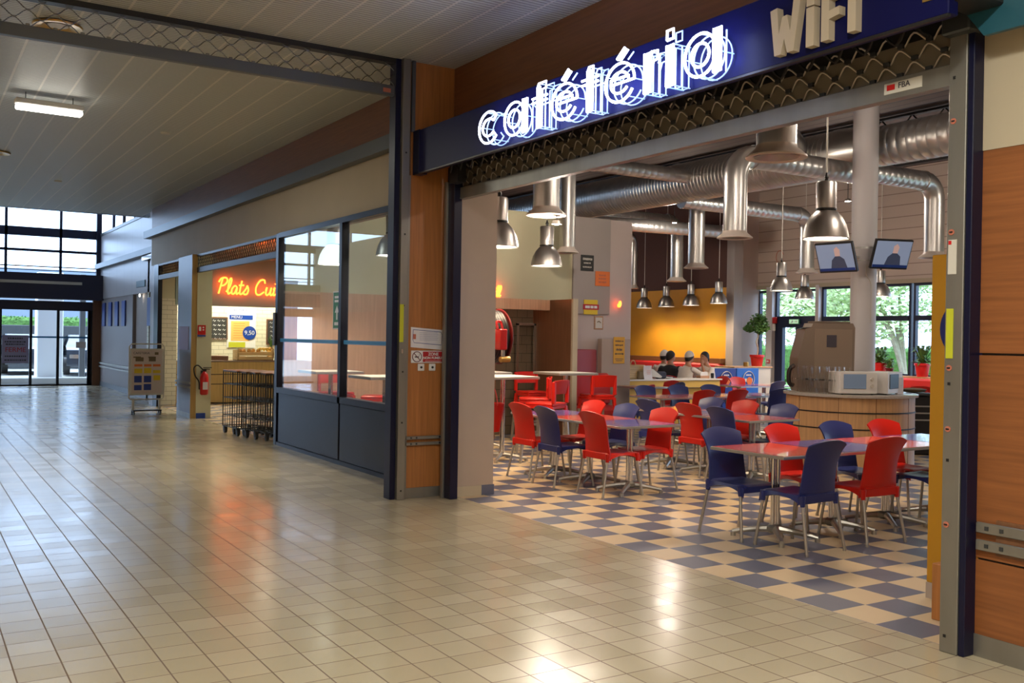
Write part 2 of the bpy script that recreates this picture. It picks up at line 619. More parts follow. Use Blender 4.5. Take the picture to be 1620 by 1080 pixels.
def text_me(s, size, depth=0.0, sx=1.0, outline=0.0, align='CENTER', offset=0.0, shear=0.0):
    """mesh data of a text standing in the local x-z plane, read from -y"""
    cu = bpy.data.curves.new('lettering', 'FONT')
    cu.body = s
    cu.size = size
    cu.align_x = align
    cu.align_y = 'CENTER'
    cu.extrude = depth/2
    cu.offset = offset
    cu.shear = shear
    cu.resolution_u = 3
    if outline:
        cu.fill_mode = 'NONE'
        cu.bevel_depth = outline
        cu.bevel_resolution = 1
        cu.extrude = 0
    o = bpy.data.objects.new('lettering', cu)
    C.objects.link(o)
    dg = bpy.context.evaluated_depsgraph_get()
    dg.update()
    me = bpy.data.meshes.new_from_object(o.evaluated_get(dg))
    bpy.data.objects.remove(o)
    for v in me.vertices:
        x, y, z = v.co
        v.co = (x*sx, -z, y)
    return me


def text(name, s, size, loc, m, parent=None, depth=0.004, sx=1.0, rz=0, **k):
    me = text_me(s, size, depth, sx, **k)
    me.materials.clear()
    me.materials.append(m)
    me.name = name
    o = bpy.data.objects.new(name, me)
    C.objects.link(o)
    o.location = loc
    o.rotation_euler = (0, 0, rz)
    if parent:
        o.parent = parent
    return o


def spline(pts, n=6):
    """Catmull-Rom through pts"""
    P = [Vector(p) for p in pts]
    P = [P[0]*2-P[1]] + P + [P[-1]*2-P[-2]]
    out = []
    for i in range(1, len(P)-2):
        a, b, c, d = P[i-1:i+3]
        for k in range(n):
            t = k/n
            out.append(0.5*((2*b)+(c-a)*t+(2*a-5*b+4*c-d)*t*t+(3*b-a-3*c+d)*t**3))
    out.append(P[-2])
    return out


# ================================================================== SETTING
ZC = 4.33                # mall ceiling
XW = 4.64                # shopfront line
# big lights: one real mall luminaire, the rest unseen and added for brightness (their own builders are further down)

sbox('floor', M['mall_floor'], -6, -6, -0.2, 4.745, 31.2, 0.0)
sbox('floor_cafe', M['checker'], 4.745, 2.6, -0.2, 20, 14.02, 0.0)
sbox('floor_cafe_back', M['checker'], 11.3, 14.02, -0.2, 20, 30, 0.0)
sbox('floor_kitchen', M['checker2'], 4.745, 14.02, -0.2, 11.3, 25, 0.0)
sbox('floor_side', M['mall_floor'], 4.745, 25, -0.2, 8, 31.2, 0.0)
sbox('floor_right', M['mall_floor'], 4.745, -6, -0.2, 8, 2.6, 0.0)
sbox('ceiling', M['ceiling'], -6, -6, ZC, 4.74, 24.2, ZC+0.25)
sbox('wall_ceiling_end', M['band'], -6, 24.2, ZC, 4.95, 24.45, 7)
sbox('ceiling_atrium', M['deck'], -6, 24.4, 6.8, 6, 31.4, 7)
sbox('wall_light_block', M['cream'], -6.2, -6.2, 0, 8, -6, 5)  # unseen wall added to keep outside light off the shopfront
sbox('wall_left', M['cream'], -2.5, -6, 2.3, -2.3, 31.2, 4.45)
sbox('wall_left_lower', M['wood_pale'], -2.5, -6, 0, -2.3, 31.2, 2.3)
sbox('wall_left_top', M['cream'], -2.5, -6, 4.33, -2.3, 24.4, 7)
# brown fascia over the shopfront, near and far of the corner column
sbox('wall_fascia', M['wood_fascia'], 4.72, -2, 3.36, 4.86, 8.8, ZC)
sbox('wall_fascia_far', M['wood_fascia'], XW, 8.85, 3.84, 4.86, 22.6, ZC)
sbox('trim_1', M['band'], 4.52, 8.85, 3.68, XW+0.1, 22.9, 3.84)
sbox('wall_panel_far', M['cream'], XW, 8.85, 3.07, 4.80, 22.6, 3.68)
# right hand wall next to the opening
sbox('wall_right', M['cream'], 4.74, -5, 2.62, 4.95, 3.015, 3.4)
wr = MB().box(4.745, -5, 0.10, 4.95, 3.015, 0.50).box(4.745, -5, 0.512, 4.95, 3.015, 1.56).box(4.745, -5, 1.572, 4.95, 3.015, 2.62)
struct('wall_right_panelling', wr, M['wood_orx'])
sbox('trim_2', M['black'], 4.76, -5, 0.08, 4.94, 3.01, 2.60)
sbox('baseboard_right', M['steel'], 4.738, -5, 0, 4.9, 3.015, 0.115)
# pier between the two openings (end wall of the cafe) with its tiled skirting
sbox('wall_pier', M['beige'], 4.72, 8.60, 0.10, 5.16, 8.95, 3.6)
sbox('wall_pier_upper', M['beige'], 4.80, 8.95, 3.07, 5.0, 13.85, 3.6)
sbox('baseboard_pier', M['cream'], 4.715, 8.59, 0, 5.02, 8.96, 0.10)
sbox('baseboard_pier_corner', mat('slate_blue_tile', (0.10, 0.115, 0.18), rough=0.3), 5.02, 8.588, 0, 5.168, 8.962, 0.102)
# cafe shell
sbox('ceiling_cafe', M['deck'], 4.86, 2.6, 5.5, 20, 30, 5.7)
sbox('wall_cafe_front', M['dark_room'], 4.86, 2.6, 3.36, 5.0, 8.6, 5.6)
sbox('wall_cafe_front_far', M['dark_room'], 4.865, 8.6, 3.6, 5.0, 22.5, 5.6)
sbox('wall_cafe_right', M['beige'], 4.95, 2.6, 0, 20, 2.75, 5.6)
cw = MB().box(4.72, 13.87, 2.24, 9.86, 14.02, 3.74)
struct('wall_cafe_left', cw, M['cream_green'])
sbox('wall_cafe_left_lower', M['wood_pale'], 4.72, 13.87, 0, 7.9, 14.02, 2.24)
sbox('wall_cafe_left_grey', M['grey_wall'], 9.86, 13.83, 2.05, 10.66, 14.02, 3.74)
sbox('wall_cafe_left_pale', M['pale_wall'], 9.86, 13.87, 0, 10.66, 14.02, 2.05)
sbox('wall_cafe_left_end', M['pale_wall'], 10.66, 13.87, 0, 11.18, 14.02, 3.74)
sbox('wall_cafe_passage', M['pale_wall'], 11.05, 14.02, 0, 11.2, 29, 3.72)
# kitchen-side walls
sbox('wall_kitchen_end', M['cream_green'], 4.655, 18.62, 0, 4.93, 19.70, 3.07)
sbox('wall_kitchen_back', M['white_tile'], 4.92, 24.15, 0, 11.1, 24.35, 3.3)
sbox('wall_kitchen_corner', M['white_tile'], 4.76, 22.31, 0, 5.14, 22.45, 2.35)
sbox('wall_kitchen_corner_upper', M['cream_green'], 4.76, 22.31, 2.35, 5.09, 22.45, 3.29)
sbox('wall_kitchen_side_far', M['clad'], 4.94, 22.72, 0, 5.0, 24.14, 3.4)
sbox('wall_kitchen_side', M['cream_green'], 11.0, 14.02, 0, 11.05, 24.5, 3.6)
sbox('ceiling_kitchen', mat('glossy_cream_ceiling', (0.45, 0.42, 0.34), rough=0.12, coat=0.4), 4.80, 14.0, 3.3, 11.1, 24.5, 3.4)
sbox('wall_bulkhead', mat('rosy_grey_bulkhead', (0.27, 0.36, 0.33), rough=0.7), 5.10, 22.3, 2.22, 11.05, 22.42, 3.3)
# yellow dining wall and brown wall over it
sbox('wall_yellow', M['yellow'], 17.6, 17.9, 0, 17.8, 30, 2.97)
sbox('wall_brown_upper', M['brown_up'], 17.62, 17.9, 2.97, 17.8, 30, 5.6)
sbox('wall_return_front', M['grey_wall'], 17.55, 17.72, 0, 17.85, 17.98, 5.6)
sbox('wall_return', M['pale_wall'], 17.85, 17.98, 0, 18.75, 18.1, 5.6)
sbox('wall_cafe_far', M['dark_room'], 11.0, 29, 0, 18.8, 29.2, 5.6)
# window wall: siding above the glazing, sill wall below
XG = 18.7
sbox('wall_window_upper', M['siding'], XG-0.05, 2.6, 3.02, XG+0.2, 18.0, 5.6)
sbox('trim_3', M['cream'], XG-0.10, 2.6, 2.95, XG+0.1, 18.0, 3.04)
sbox('wall_window_lower', M['cream'], XG-0.02, 2.6, 0, XG+0.2, 15.95, 0.88)
sbox('trim_4', M['wood_top'], XG-0.32, 2.6, 0.86, XG+0.05, 15.9, 0.92)
k = 0
win = MB()
for (a, b, z0, z1, door) in ((17.62, 18.0, 0.0, 2.92, 0), (16.05, 17.42, 0.0, 2.92, 1), (13.5, 15.95, 0.9, 2.95, 0), (11.0, 13.44, 0.9, 2.95, 0), (8.5, 10.94, 0.9, 2.95, 0), (6.0, 8.44, 0.9, 2.95, 0), (3.0, 5.94, 0.9, 2.95, 0)):
    k += 1
    fr = MB()
    t = 0.055
    fr.box(XG, a, z0, XG+0.10, a+t, z1).box(XG, b-t, z0, XG+0.10, b, z1).box(XG, a+t, z1-t, XG+0.10, b-t, z1).box(XG, a+t, z0, XG+0.10, b-t, z0+t)
    zt = 2.13
    fr.box(XG-0.02, a+t, zt, XG+0.10, b-t, zt+0.11)
    if door:
        fr.box(XG-0.03, a+t, 1.98, XG+0.12, b-t, 2.26)
        fr.box(XG-0.01, a+t, 0, XG+0.10, a+t+0.11, 1.98).box(XG-0.01, b-t-0.2, 0, XG+0.10, b-t, 1.98)
        fr.box(XG-0.01, 16.62, 0, XG+0.10, 16.74, 1.98)
    o = fr.build('window_%d' % k if not door else 'door_1', M['winframe'], smooth=False)
    o['kind'] = 'structure'
    p = MB().box(XG+0.045, a+t, z0+t, XG+0.055, b-t, z1-t).build('window_pane', M['winglass'], o, smooth=False)
sbox('column_between_windows', M['col'], XG-0.12, 17.42, 0, XG+0.12, 17.62, 3.0)
sbox('column_by_door', M['col'], XG-0.12, 15.95, 0, XG+0.12, 16.05, 3.0)

# ---- far end of the mall: glazed wall with doors, side wall with blue-grey cladding
XS = 4.92
sbox('wall_side', M['clad'], XS, 22.7, 2.55, XS+0.2, 31.0, 4.45)
dk_panel = mat('dim_grey_brown_panel', (0.21, 0.175, 0.17), rough=0.4)
sbox('wall_side_lower', dk_panel, XS+0.02, 26.2, 0.12, XS+0.2, 31.0, 2.55)
sbox('wall_side_lower_near', dk_panel, XS+0.02, 22.6, 0.12, XS+0.2, 24.4, 2.55)
sbox('door_2', M['grey_wall'], XS+0.10, 24.4, 0, XS+0.2, 26.2, 2.62)
sbox('baseboard_side', M['band'], XS, 22.6, 0, XS+0.2, 31.0, 0.13)
sbox('trim_5', M['band'], XS-0.16, 22.9, 3.42, XS+0.02, 31.0, 3.56)
sbox('wall_side_top', M['clad'], XS+0.3, 22.6, 4.45, XS+0.5, 31.0, 4.60)
sbox('trim_6', M['band'], XS-0.02, 24.4, 4.40, XS+0.5, 31.0, 4.48)
cl = MB()
for y in (24.5, 26.1, 27.7, 29.3, 30.9):
    cl.box(XS+0.3, y-0.03, 4.5, XS+0.38, y+0.03, 6.2)
cl.box(XS+0.3, 24.5, 6.1, XS+0.38, 31, 6.2)
struct('window_8', cl, M['winframe'])
sbox('wall_jamb', M['navy_blk'], XW, 21.9, 0, XW+0.09, 22.3, 3.07)
sbox('wall_jamb_side', M['clad'], XW+0.01, 22.3, 0, XW+0.12, 22.60, 3.07)
sbox('wall_panel_end', M['clad'], XW+0.01, 22.61, 0, XW+0.3, 22.7, 4.33)
ef = MB()
YE = 31.0
ef.box(-6, YE, 2.18, XS, YE+0.12, 2.45)
ef.box(-6, YE-0.5, 2.50, XS+0.2, YE+0.12, 3.22)
ef.box(-6, YE-0.02, 4.30, XS, YE+0.1, 4.55).box(-6, YE-0.02, 3.86, XS, YE+0.1, 3.93).box(-6, YE-0.02, 5.15, XS, YE+0.1, 5.3)
ef.box(-6, YE-0.02, 3.42, XS, YE+0.05, 3.45).box(-6, YE-0.02, 3.32, XS, YE+0.05, 3.34).box(-6, YE-0.02, 6.0, XS, YE+0.1, 6.2)
for x in (-5, -3.55, -2.1, -0.65, 0.8, 2.42, 3.84):
    ef.box(x-0.035, YE-0.02, 3.2, x+0.035, YE+0.1, 6.2)
ef.box(XS-0.12, YE-0.06, 2.2, XS+0.02, YE+0.12, 6.3)
o = struct('window_9', ef, M['winframe'])
MB().box(-6, YE+0.04, 3.2, XS, YE+0.045, 6.1).build('window_pane', M['winglass'], o, smooth=False)
ef = MB()
for x in (-0.1, 0.85, 1.55, 2.31, 3.09, 3.80, 4.63):
    ef.box(x-0.035, YE-0.01, 0, x+0.035, YE+0.09, 2.2)
ef.box(-6, YE-0.01, 0, XS, YE+0.09, 0.05)
ef.box(4.60, YE-0.01, 0, 4.72, YE+0.09, 2.2)
o = struct('door_3', ef, M['navy_blk'])
MB().box(-6, YE+0.03, 0.05, 4.6, YE+0.035, 2.18).build('door_glass', M['winglass'], o, smooth=False)
MB().box(-6, YE+0.02, 1.38, 4.6, YE+0.025, 1.43).build('safety_stripe', M['stripe'], o, smooth=False)
sbox('wall_door_side', M['wood_brown'], 4.72, YE-0.1, 0, XS+0.2, YE+0.1, 2.5)
tag(MB().box(1.9, 30.1, 0, 3.7, 30.35, 0.012).build('doormat', M['black'], smooth=False), 'flat black door mat in front of the far sliding doors', 'mat')
# trim: grey line and white pipe under the upper windows
sbox('trim_7', M['offwhite'], -6, YE-0.53, 2.92, 4.35, YE-0.5, 3.00)

# ================================================================== OUTSIDE
sbox('ground_outside_far', M['ground'], -12, 31.2, -0.25, 16, 75, -0.03)
sbox('ground_outside', M['ground'], 18.9, -30, -0.25, 60, 45, -0.03)
tag(MB().box(26, -30, -0.02, 60, 45, 0.02).build('lawn', M['grass'], smooth=False), 'green lawn outside the cafe windows', 'lawn', kind='stuff')


def blob(cx, cy, cz, rx, ry, rz, n, seed, mb, size=0.25):
    """leaf clump: many small tilted leaf quads through an ellipsoid"""
    rnd = random.Random(seed)
    for _ in range(n):
        a, b, c = rnd.gauss(0, 1), rnd.gauss(0, 1), rnd.gauss(0, 1)
        L = math.sqrt(a*a+b*b+c*c) or 1
        q = rnd.random()**0.45
        p = Vector((cx+a/L*q*rx, cy+b/L*q*ry, cz+c/L*q*rz))
        u = Vector((rnd.gauss(0, 1), rnd.gauss(0, 1), rnd.gauss(0, .6))).normalized()
        v = u.orthogonal().normalized()
        s = size*(0.6+0.8*rnd.random())
        mb.add([tuple(p-u*s), tuple(p+v*s*0.45), tuple(p+u*s), tuple(p-v*s*0.45)], [(0, 1, 2, 3)])


def hedge(name, x0, y0, x1, y1, h, label, seed):
    mb = MB().box(x0, y0, 0.02, x1, y1, h, 0.12)
    rnd = random.Random(seed)
    for _ in range(2200):
        fx = rnd.random()
        x = x0+(x1-x0)*fx
        y = y0+(y1-y0)*rnd.random()
        z = rnd.random()*h
        if rnd.random() < 0.5:
            z = h
        else:
            x = x0-0.02 if (x1-x0) < (y1-y0) else x
            y = y0-0.02 if (x1-x0) > (y1-y0) else y
        blob(x, y, z, .04, .04, .06, 1, rnd.random(), mb, 0.08)
    return tag(mb.build(name, M['hedge'], smooth=False), label, 'hedge')


hedge('hedge', 30, -4, 31.2, 30, 1.45, 'clipped green hedge across the lawn outside the cafe windows', 3)
hedge('hedge', -4, 46, 9, 47.2, 2.12, 'low green hedge outside the far sliding doors', 5)


def tree(x, y, h, cr, seed, label, lean=0.0):
    rnd = random.Random(seed)
    t = thing('tree', label, 'tree', (x, y, -0.03))
    tr = MB()
    for k in range(4):
        a = rnd.random()*2*PI
        pts = [(0, 0, 0)]
        for i in range(1, 6):
            f = i/5
            pts.append((math.cos(a)*f*f*cr*0.6+lean*f, math.sin(a)*f*f*cr*0.6, h*0.75*f))
        tr.tube(spline(pts, 3), [0.10*(1-0.75*i/15) for i in range(16)], 6)
    tr.build('trunk', M['bark'], t)
    lf = MB()
    for k in range(9):
        a = rnd.random()*2*PI
        q = rnd.random()*cr*0.7
        blob(math.cos(a)*q, math.sin(a)*q, h*(0.40+0.55*rnd.random()), cr*.55, cr*.55, h*.16, 480, seed*31+k, lf, 0.10)
    lf.build('foliage', M['leaf_out'], t, smooth=False)
    return t


tree(25.5, 24.8, 5.4, 2.2, 1, 'spring green tree outside, seen through the glazing nearest the potted tree')
tree(25.8, 22.6, 5.2, 2.1, 2, 'bright leafy tree outside above the glazed cafe door')
tree(25.0, 20.6, 5.6, 2.2, 3, 'thin-stemmed tree outside behind the round white column', 0.6)
tree(25.6, 18.6, 5.2, 2.3, 4, 'pale branching tree outside the right-hand cafe window', -0.5)
tree(27.5, 17.2, 6.4, 2.6, 5, 'darker green tree at the right edge of the cafe window view')
# yield sign on a post
t = thing('road_sign', 'red and white triangular yield sign outside the cafe window', 'sign', (26.8, 20.9, 0))
MB().cyl(0, 0, 0, 2.0, 0.03).build('post', M['steel'], t)
tri = lambda s, z: [(-s, z+s*0.87), (s, z+s*0.87), (0, z-s*0.87)]
ob = MB().prism(tri(0.36, 2.05), -0.05, -0.035).build('sign_plate', M['redgloss'], t, smooth=False)
ob2 = MB().prism(tri(0.24, 2.08), -0.056, -0.05).build('sign_face', M['white'], ob, smooth=False)
t.rotation_euler = (0, 0, R(-60))
# white pillar, kerb, parked cars beyond the far doors
tag(MB().box(3.48, 33.2, 0, 4.22, 33.9, 3.4, 0.03).build('outside_pillar', mat('white_render', (0.85, 0.87, 0.88), rough=0.8)), 'thick white square pillar outside the far doors', 'pillar')  # plain white render
tag(MB().box(-4, 32.6, -0.03, 9, 33.1, 0.16, 0.02).build('kerb', M['ground']), 'pale raised kerb just outside the far doors', 'kerb')
tag(MB().box(4.75, 33.6, 0, 4.92, 33.78, 3.4, 0.01).build('outside_post', M['band']), 'slim grey post outside the rightmost door leaf', 'post')


def car(x, y, rz, label):
    t = thing('parked_car', label, 'car', (x, y, 0), rz)
    prof = [(-2.1, .35), (-2.1, .8), (-1.9, .95), (-1.2, 1.02), (-0.6, 1.42), (0.7, 1.45), (1.4, 1.05), (2.0, .92), (2.12, .6), (2.1, .35)]
    MB().loft([[(x_*0.98, -.84+.1, z) for x_, z in prof], [(x_, -.84, z) if z < 1.1 else (x_, -.66, z) for x_, z in prof], [(x_, .84, z) if z < 1.1 else (x_, .66, z) for x_, z in prof], [(x_*0.98, .84-.1, z) for x_, z in prof]]).build('body', M['carpaint'], t)
    for sx in (-1.3, 1.3):
        for sy in (-.8, .8):
            T = Matrix.Translation((sx, sy, .32)) @ Matrix.Rotation(PI/2, 4, 'X')
            MB().lathe([(.2, -.1), (.32, -.1), (.32, .1), (.2, .1)], 18, T=T).build('wheel', M['black'], t)
    MB().box(2.08, -.75, .62, 2.13, -.45, .76).box(2.08, .45, .62, 2.13, .75, .76).build('headlamps', M['chrome'], t, smooth=False)
    return t


tag(MB().box(-4, 45.2, 0, 9, 45.5, 1.80, 0.02).build('low_wall', M['steel_dark']), 'long dark low wall in front of the hedge outside the far doors', 'wall')
car(5.9, 39.5, R(-95), 'dark parked car outside, seen through the rightmost door leaf')
car(3.9, 41.0, R(-90), 'dark parked car outside behind the white pillar')
car(1.8, 40.0, R(-90), 'dark parked car outside behind the closed notice')
sbox('outside_building', mat('blue_grey_building_render', (0.16, 0.20, 0.27), rough=0.8), -12, 60, -0.1, 16, 61, 5)

# ================================================================== SHOPFRONT
# posts and guides
t = thing('shutter_post', 'tall grey steel shutter guide post left of the orange wooden column', 'post', (4.16, 8.78, 0))
MB().box(-0.04, -0.09, 0, 0.04, 0.08, ZC, 0.004).build('post', M['steel'], t, smooth=False)
MB().box(-0.098, -0.04, 0, -0.04, 0.10, ZC, 0.004).build('side_channel', M['navy'], t, smooth=False)
MB().box(-0.042, -0.095, 1.55, 0.0, -0.088, 1.92).build('yellow_sticker', M['yelgreen'], t, smooth=False)
MB().box(-0.02, -0.097, 1.44, 0.0, -0.085, 1.48).build('latch', M['chrome'], t, smooth=False)
many('bolt_hole', MB().box(-0.008, -0.093, 0, 0.008, -0.089, 0.016), [(0, 0, z) for z in (0.08, 0.75, 1.25, 1.9, 2.6, 3.4)], M['black'], t)

t = thing('wooden_column', 'orange beech-clad column between the two openings, with notices', 'column', (4.47, 8.85, 0))
MB().box(-0.23, -0.10, 0.10, 0.25, 0.12, ZC, 0.003).build('cladding', M['wood_or'], t, smooth=False)
MB().box(-0.24, -0.105, 0, 0.24, 0.12, 0.10).build('skirting', M['steel'], t, smooth=False)
MB().box(-0.262, -0.115, 0, -0.232, 0.1, 3.2).build('edge_strip', M['steel'], t, smooth=False)
MB().box(0.20, -0.125, 0, 0.245, -0.1, 3.2).build('edge_strip', M['steel'], t, smooth=False)
MB().box(-0.235, -0.125, 3.63, -0.20, -0.098, ZC).build('edge_strip', M['band'], t, smooth=False)
for z in (0.525, 0.585):
    g = MB().box(-0.25, -0.145, z, 0.23, -0.128, z+0.032, 0.004).build('guard_bar', M['steel'], t, smooth=False)
    many('screw', MB().box(-.008, -0.150, .009, .008, -0.145, .025), [(x, 0, z) for x in (-0.20, -0.14, 0.12, 0.18)], M['steel_dark'], g)
t = thing('navy_post', 'glossy navy post between the wooden column and the greige pier', 'post', (4.60, 8.55, 0))
MB().box(-0.005, -0.065, 0, 0.085, 0.08, 3.3, 0.006).build('post', M['navy'], t, smooth=False)
MB().box(-0.030, 0.05, 0, -0.005, 0.10, 3.15, 0.003).build('guide_channel', M['steel'], t, smooth=False)
t = thing('shutter_post', 'grey steel shutter guide post with stickers at the right end of the opening', 'post', (4.69, 3.10, 0))
MB().box(-0.045, -0.05, 0, 0.05, 0.05, 3.33, 0.004).build('post', M['steel'], t, smooth=False)
MB().box(-0.035, -0.085, 0, 0.06, -0.05, 3.4, 0.004).build('side_channel', M['navy'], t, smooth=False)
MB().box(-0.048, 0.0, 1.54, -0.045, 0.04, 1.80).build('yellow_sticker', M['yelgreen'], t, smooth=False)
MB().box(-0.048, -0.012, 1.98, -0.045, 0.036, 2.16).build('white_sticker', M['offwhite'], t, smooth=False)
MB().box(-0.05, 0.018, 2.135, -0.047, 0.034, 2.155).build('sticker_logo', M['redgloss'], t, smooth=False)
for z in (0.67, 1.17, 1.49, 2.2, 2.78):
    T = Matrix.Translation((-0.047, 0.02, z)) @ Matrix.Rotation(PI/2, 4, 'Y')
    s_ = MB().lathe([(0.016, -0.002), (0.016, 0.002)], 12, T=T).build('round_sticker', M['poster_red'], t, smooth=False)
    MB().box(-0.052, 0.012, z-.004, -0.048, 0.03, z+.004).build('sticker_mark', M['black'], s_, smooth=False)
many('bolt_hole', MB().box(-0.049, 0.012, 0, -0.045, 0.026, 0.015), [(0, 0, z) for z in (0.08, 1.0, 1.4, 3.0)], M['black'], t)
t = thing('end_bracket', 'dark steel housing where the shutter meets the blue sign, at the right', 'bracket', (4.6, 3.0, 3.3))
MB().box(-0.30, -0.20, -0.02, 0.14, 0.0, 0.42, 0.01).build('housing', M['black'], t, smooth=False)
MB().box(-0.02, 0.0, -0.08, 0.10, 0.16, 0.12, 0.01).build('bracket_plate', M['steel_dark'], t, smooth=False)
# guard bars on the right wall
t = thing('wall_guard', 'double steel guard bar on the orange wood wall at the right', 'guard rail', (4.745, 2.0, 0))
for z in (0.555, 0.645):
    g = MB().box(-0.03, -3, z, -0.012, 1.0, z+0.055, 0.004).build('guard_bar', M['steel'], t, smooth=False)
    many('screw', MB().box(-0.034, -.01, .018, -0.03, .01, .038), [(0, y, z) for y in (0.94, 0.86, 0.55, 0.2, -0.4)], M['steel_dark'], g)
MB().box(-0.012, -3, 0.54, 0.02, 0.9, 0.72).build('backing', M['wood_brown'], t, smooth=False)


def wave_row(mb, x0, x1, z, pitch, amp, phase, r, bell=1.0, n=8, y=0.0):
    pts = []
    k = int((x1-x0)/pitch*n)
    for i in range(k+1):
        x = x0+(x1-x0)*i/k
        s_ = 0.5-0.5*math.cos(2*PI*((x-x0)/pitch+phase))
        pts.append((x, y+0.012*math.cos(2*PI*((x-x0)/pitch+phase)), z+amp*s_**bell))
    mb.tube(pts, r, 5, cap=False)


# cafe shutter: local x runs from the left post to the right post
t = thing('rolling_grille', 'half-raised scalloped shutter grille above the cafe opening', 'shutter', (4.69, 8.52, 0), FACE_STORE)
L = 5.38
cu = MB().box(0, 0.012, 3.09, L, 0.018, 3.275)
cu.build('backing_plates', M['plate'], t, smooth=False)
wv = MB()
for i, z in enumerate((3.095, 3.175, 3.255)):
    wave_row(wv, 0, L, z, 0.18, 0.062, 0.5*i, 0.0055, 1.0, 10)
wv.build('wave_links', M['wire_bright'], t)
many('link_clip', MB().box(-0.018, -0.012, -0.004, 0.018, 0.006, 0.02), [(0.09*(i % 2)+0.18*q, 0, z) for i, z in enumerate((3.095, 3.175, 3.255)) for q in range(30)], M['steel_dark'], t)
MB().box(-0.05, 0.03, 3.27, L+0.05, 0.14, 3.62).build('roller_box', M['black'], t, smooth=False)
rl = MB().box(0, -0.03, 2.985, L, 0.03, 3.09, 0.004).box(0, -0.034, 2.975, L, 0.034, 2.99)
rl = rl.build('bottom_rail', M['steel'], t, smooth=False)
MB().box(L-0.42, -0.034, 3.005, L-0.18, -0.0305, 3.065).build('maker_sticker', M['offwhite'], rl, smooth=False)
MB().box(L-0.40, -0.037, 3.025, L-0.35, -0.0345, 3.055).build('sticker_logo', M['redgloss'], rl, smooth=False)
text('sticker_lettering', 'FBA', 0.045, (L-0.29, -0.037, 3.04), M['ink'], rl, 0.002)

# the dark tangle of the rolled grille just under the sign
t = thing('rolled_grille', 'dark zigzag links of the rolled-up shutter under the blue sign', 'shutter', (4.46, 8.35, 0), FACE_STORE)
zz = MB()
wave_row(zz, 0, 5.2, 3.20, 0.20, 0.10, 0, 0.009, 1.0, 6)
wave_row(zz, 0, 5.2, 3.27, 0.20, 0.10, 0.5, 0.009, 1.0, 6, 0.02)
zz.build('links', M['black'], t)
MB().box(-0.25, -0.16, 3.36, 5.4, 0.22, 3.40).build('soffit', M['black'], t, smooth=False)
MB().box(-0.05, 0.03, 3.10, 0.12, 0.12, 3.30).build('end_housing', M['black'], t, smooth=False)

# grille across the mall
t = thing('rolling_grille', 'steel lattice security grille hanging across the mall below the ceiling', 'shutter', (4.1, 8.80, 0), PI)
gb = MB()
for i, z in enumerate((4.055, 4.125, 4.195, 4.265)):
    wave_row(gb, 0, 6.35, z, 0.205, 0.075, 0.5*i, 0.0045, 1.0, 8)
gb.build('wave_links', M['wire'], t)
many('link_clip', MB().box(-0.016, -0.014, 4.06, 0.016, 0.014, 4.085, 0.004), [(i*0.205, 0, 0) for i in range(31)], M['steel'], t)
rl = MB().box(-0.02, -0.03, 3.965, 6.35, 0.03, 4.065, 0.004).build('bottom_rail', M['band'], t, smooth=False)
MB().box(0.08, 0.031, 3.99, 0.16, 0.033, 4.03).build('maker_sticker', M['poster_red'], rl, smooth=False)
MB().box(-0.02, -0.05, 4.28, 6.35, 0.05, 4.335).build('top_slot', M['black'], t, smooth=False)

# ---- the blue sign with neon letters
t = thing('shop_sign', 'long glossy dark blue fascia sign above the cafe opening', 'sign', (4.26, 8.70, 0), FACE_STORE)
MB().box(0.0, 0.0, 3.21, 5.80, 0.08, 3.63, 0.006).build('sign_box', M['sign_blue'], t, smooth=False)
MB().box(-0.03, -0.008, 3.20, 0.10, 0.09, 3.635, 0.004).build('end_panel', M['navy'], t, smooth=False)
MB().box(0.0, -0.004, 3.198, 5.8, 0.02, 3.212).build('lower_lip', M['black'], t, smooth=False)
MB().box(5.66, -0.006, 3.30, 5.73, -0.001, 3.325).build('gold_mark', M['brass'], t, smooth=False)
YL = lambda y: 8.70-y


def tubes_from(strokes, mb, r, dy, sc=1.0, cx=0, cz=0):
    for st in strokes:
        mb.tube([(cx+(p[0]-cx)*sc, dy, cz+(p[1]-cz)*sc) for p in st], r, 6)


def arc(cx, cz, rx, rz, a0, a1, n=18):
    return [(cx+rx*math.cos(R(a0+(a1-a0)*i/n)), cz+rz*math.sin(R(a0+(a1-a0)*i/n))) for i in range(n+1)]


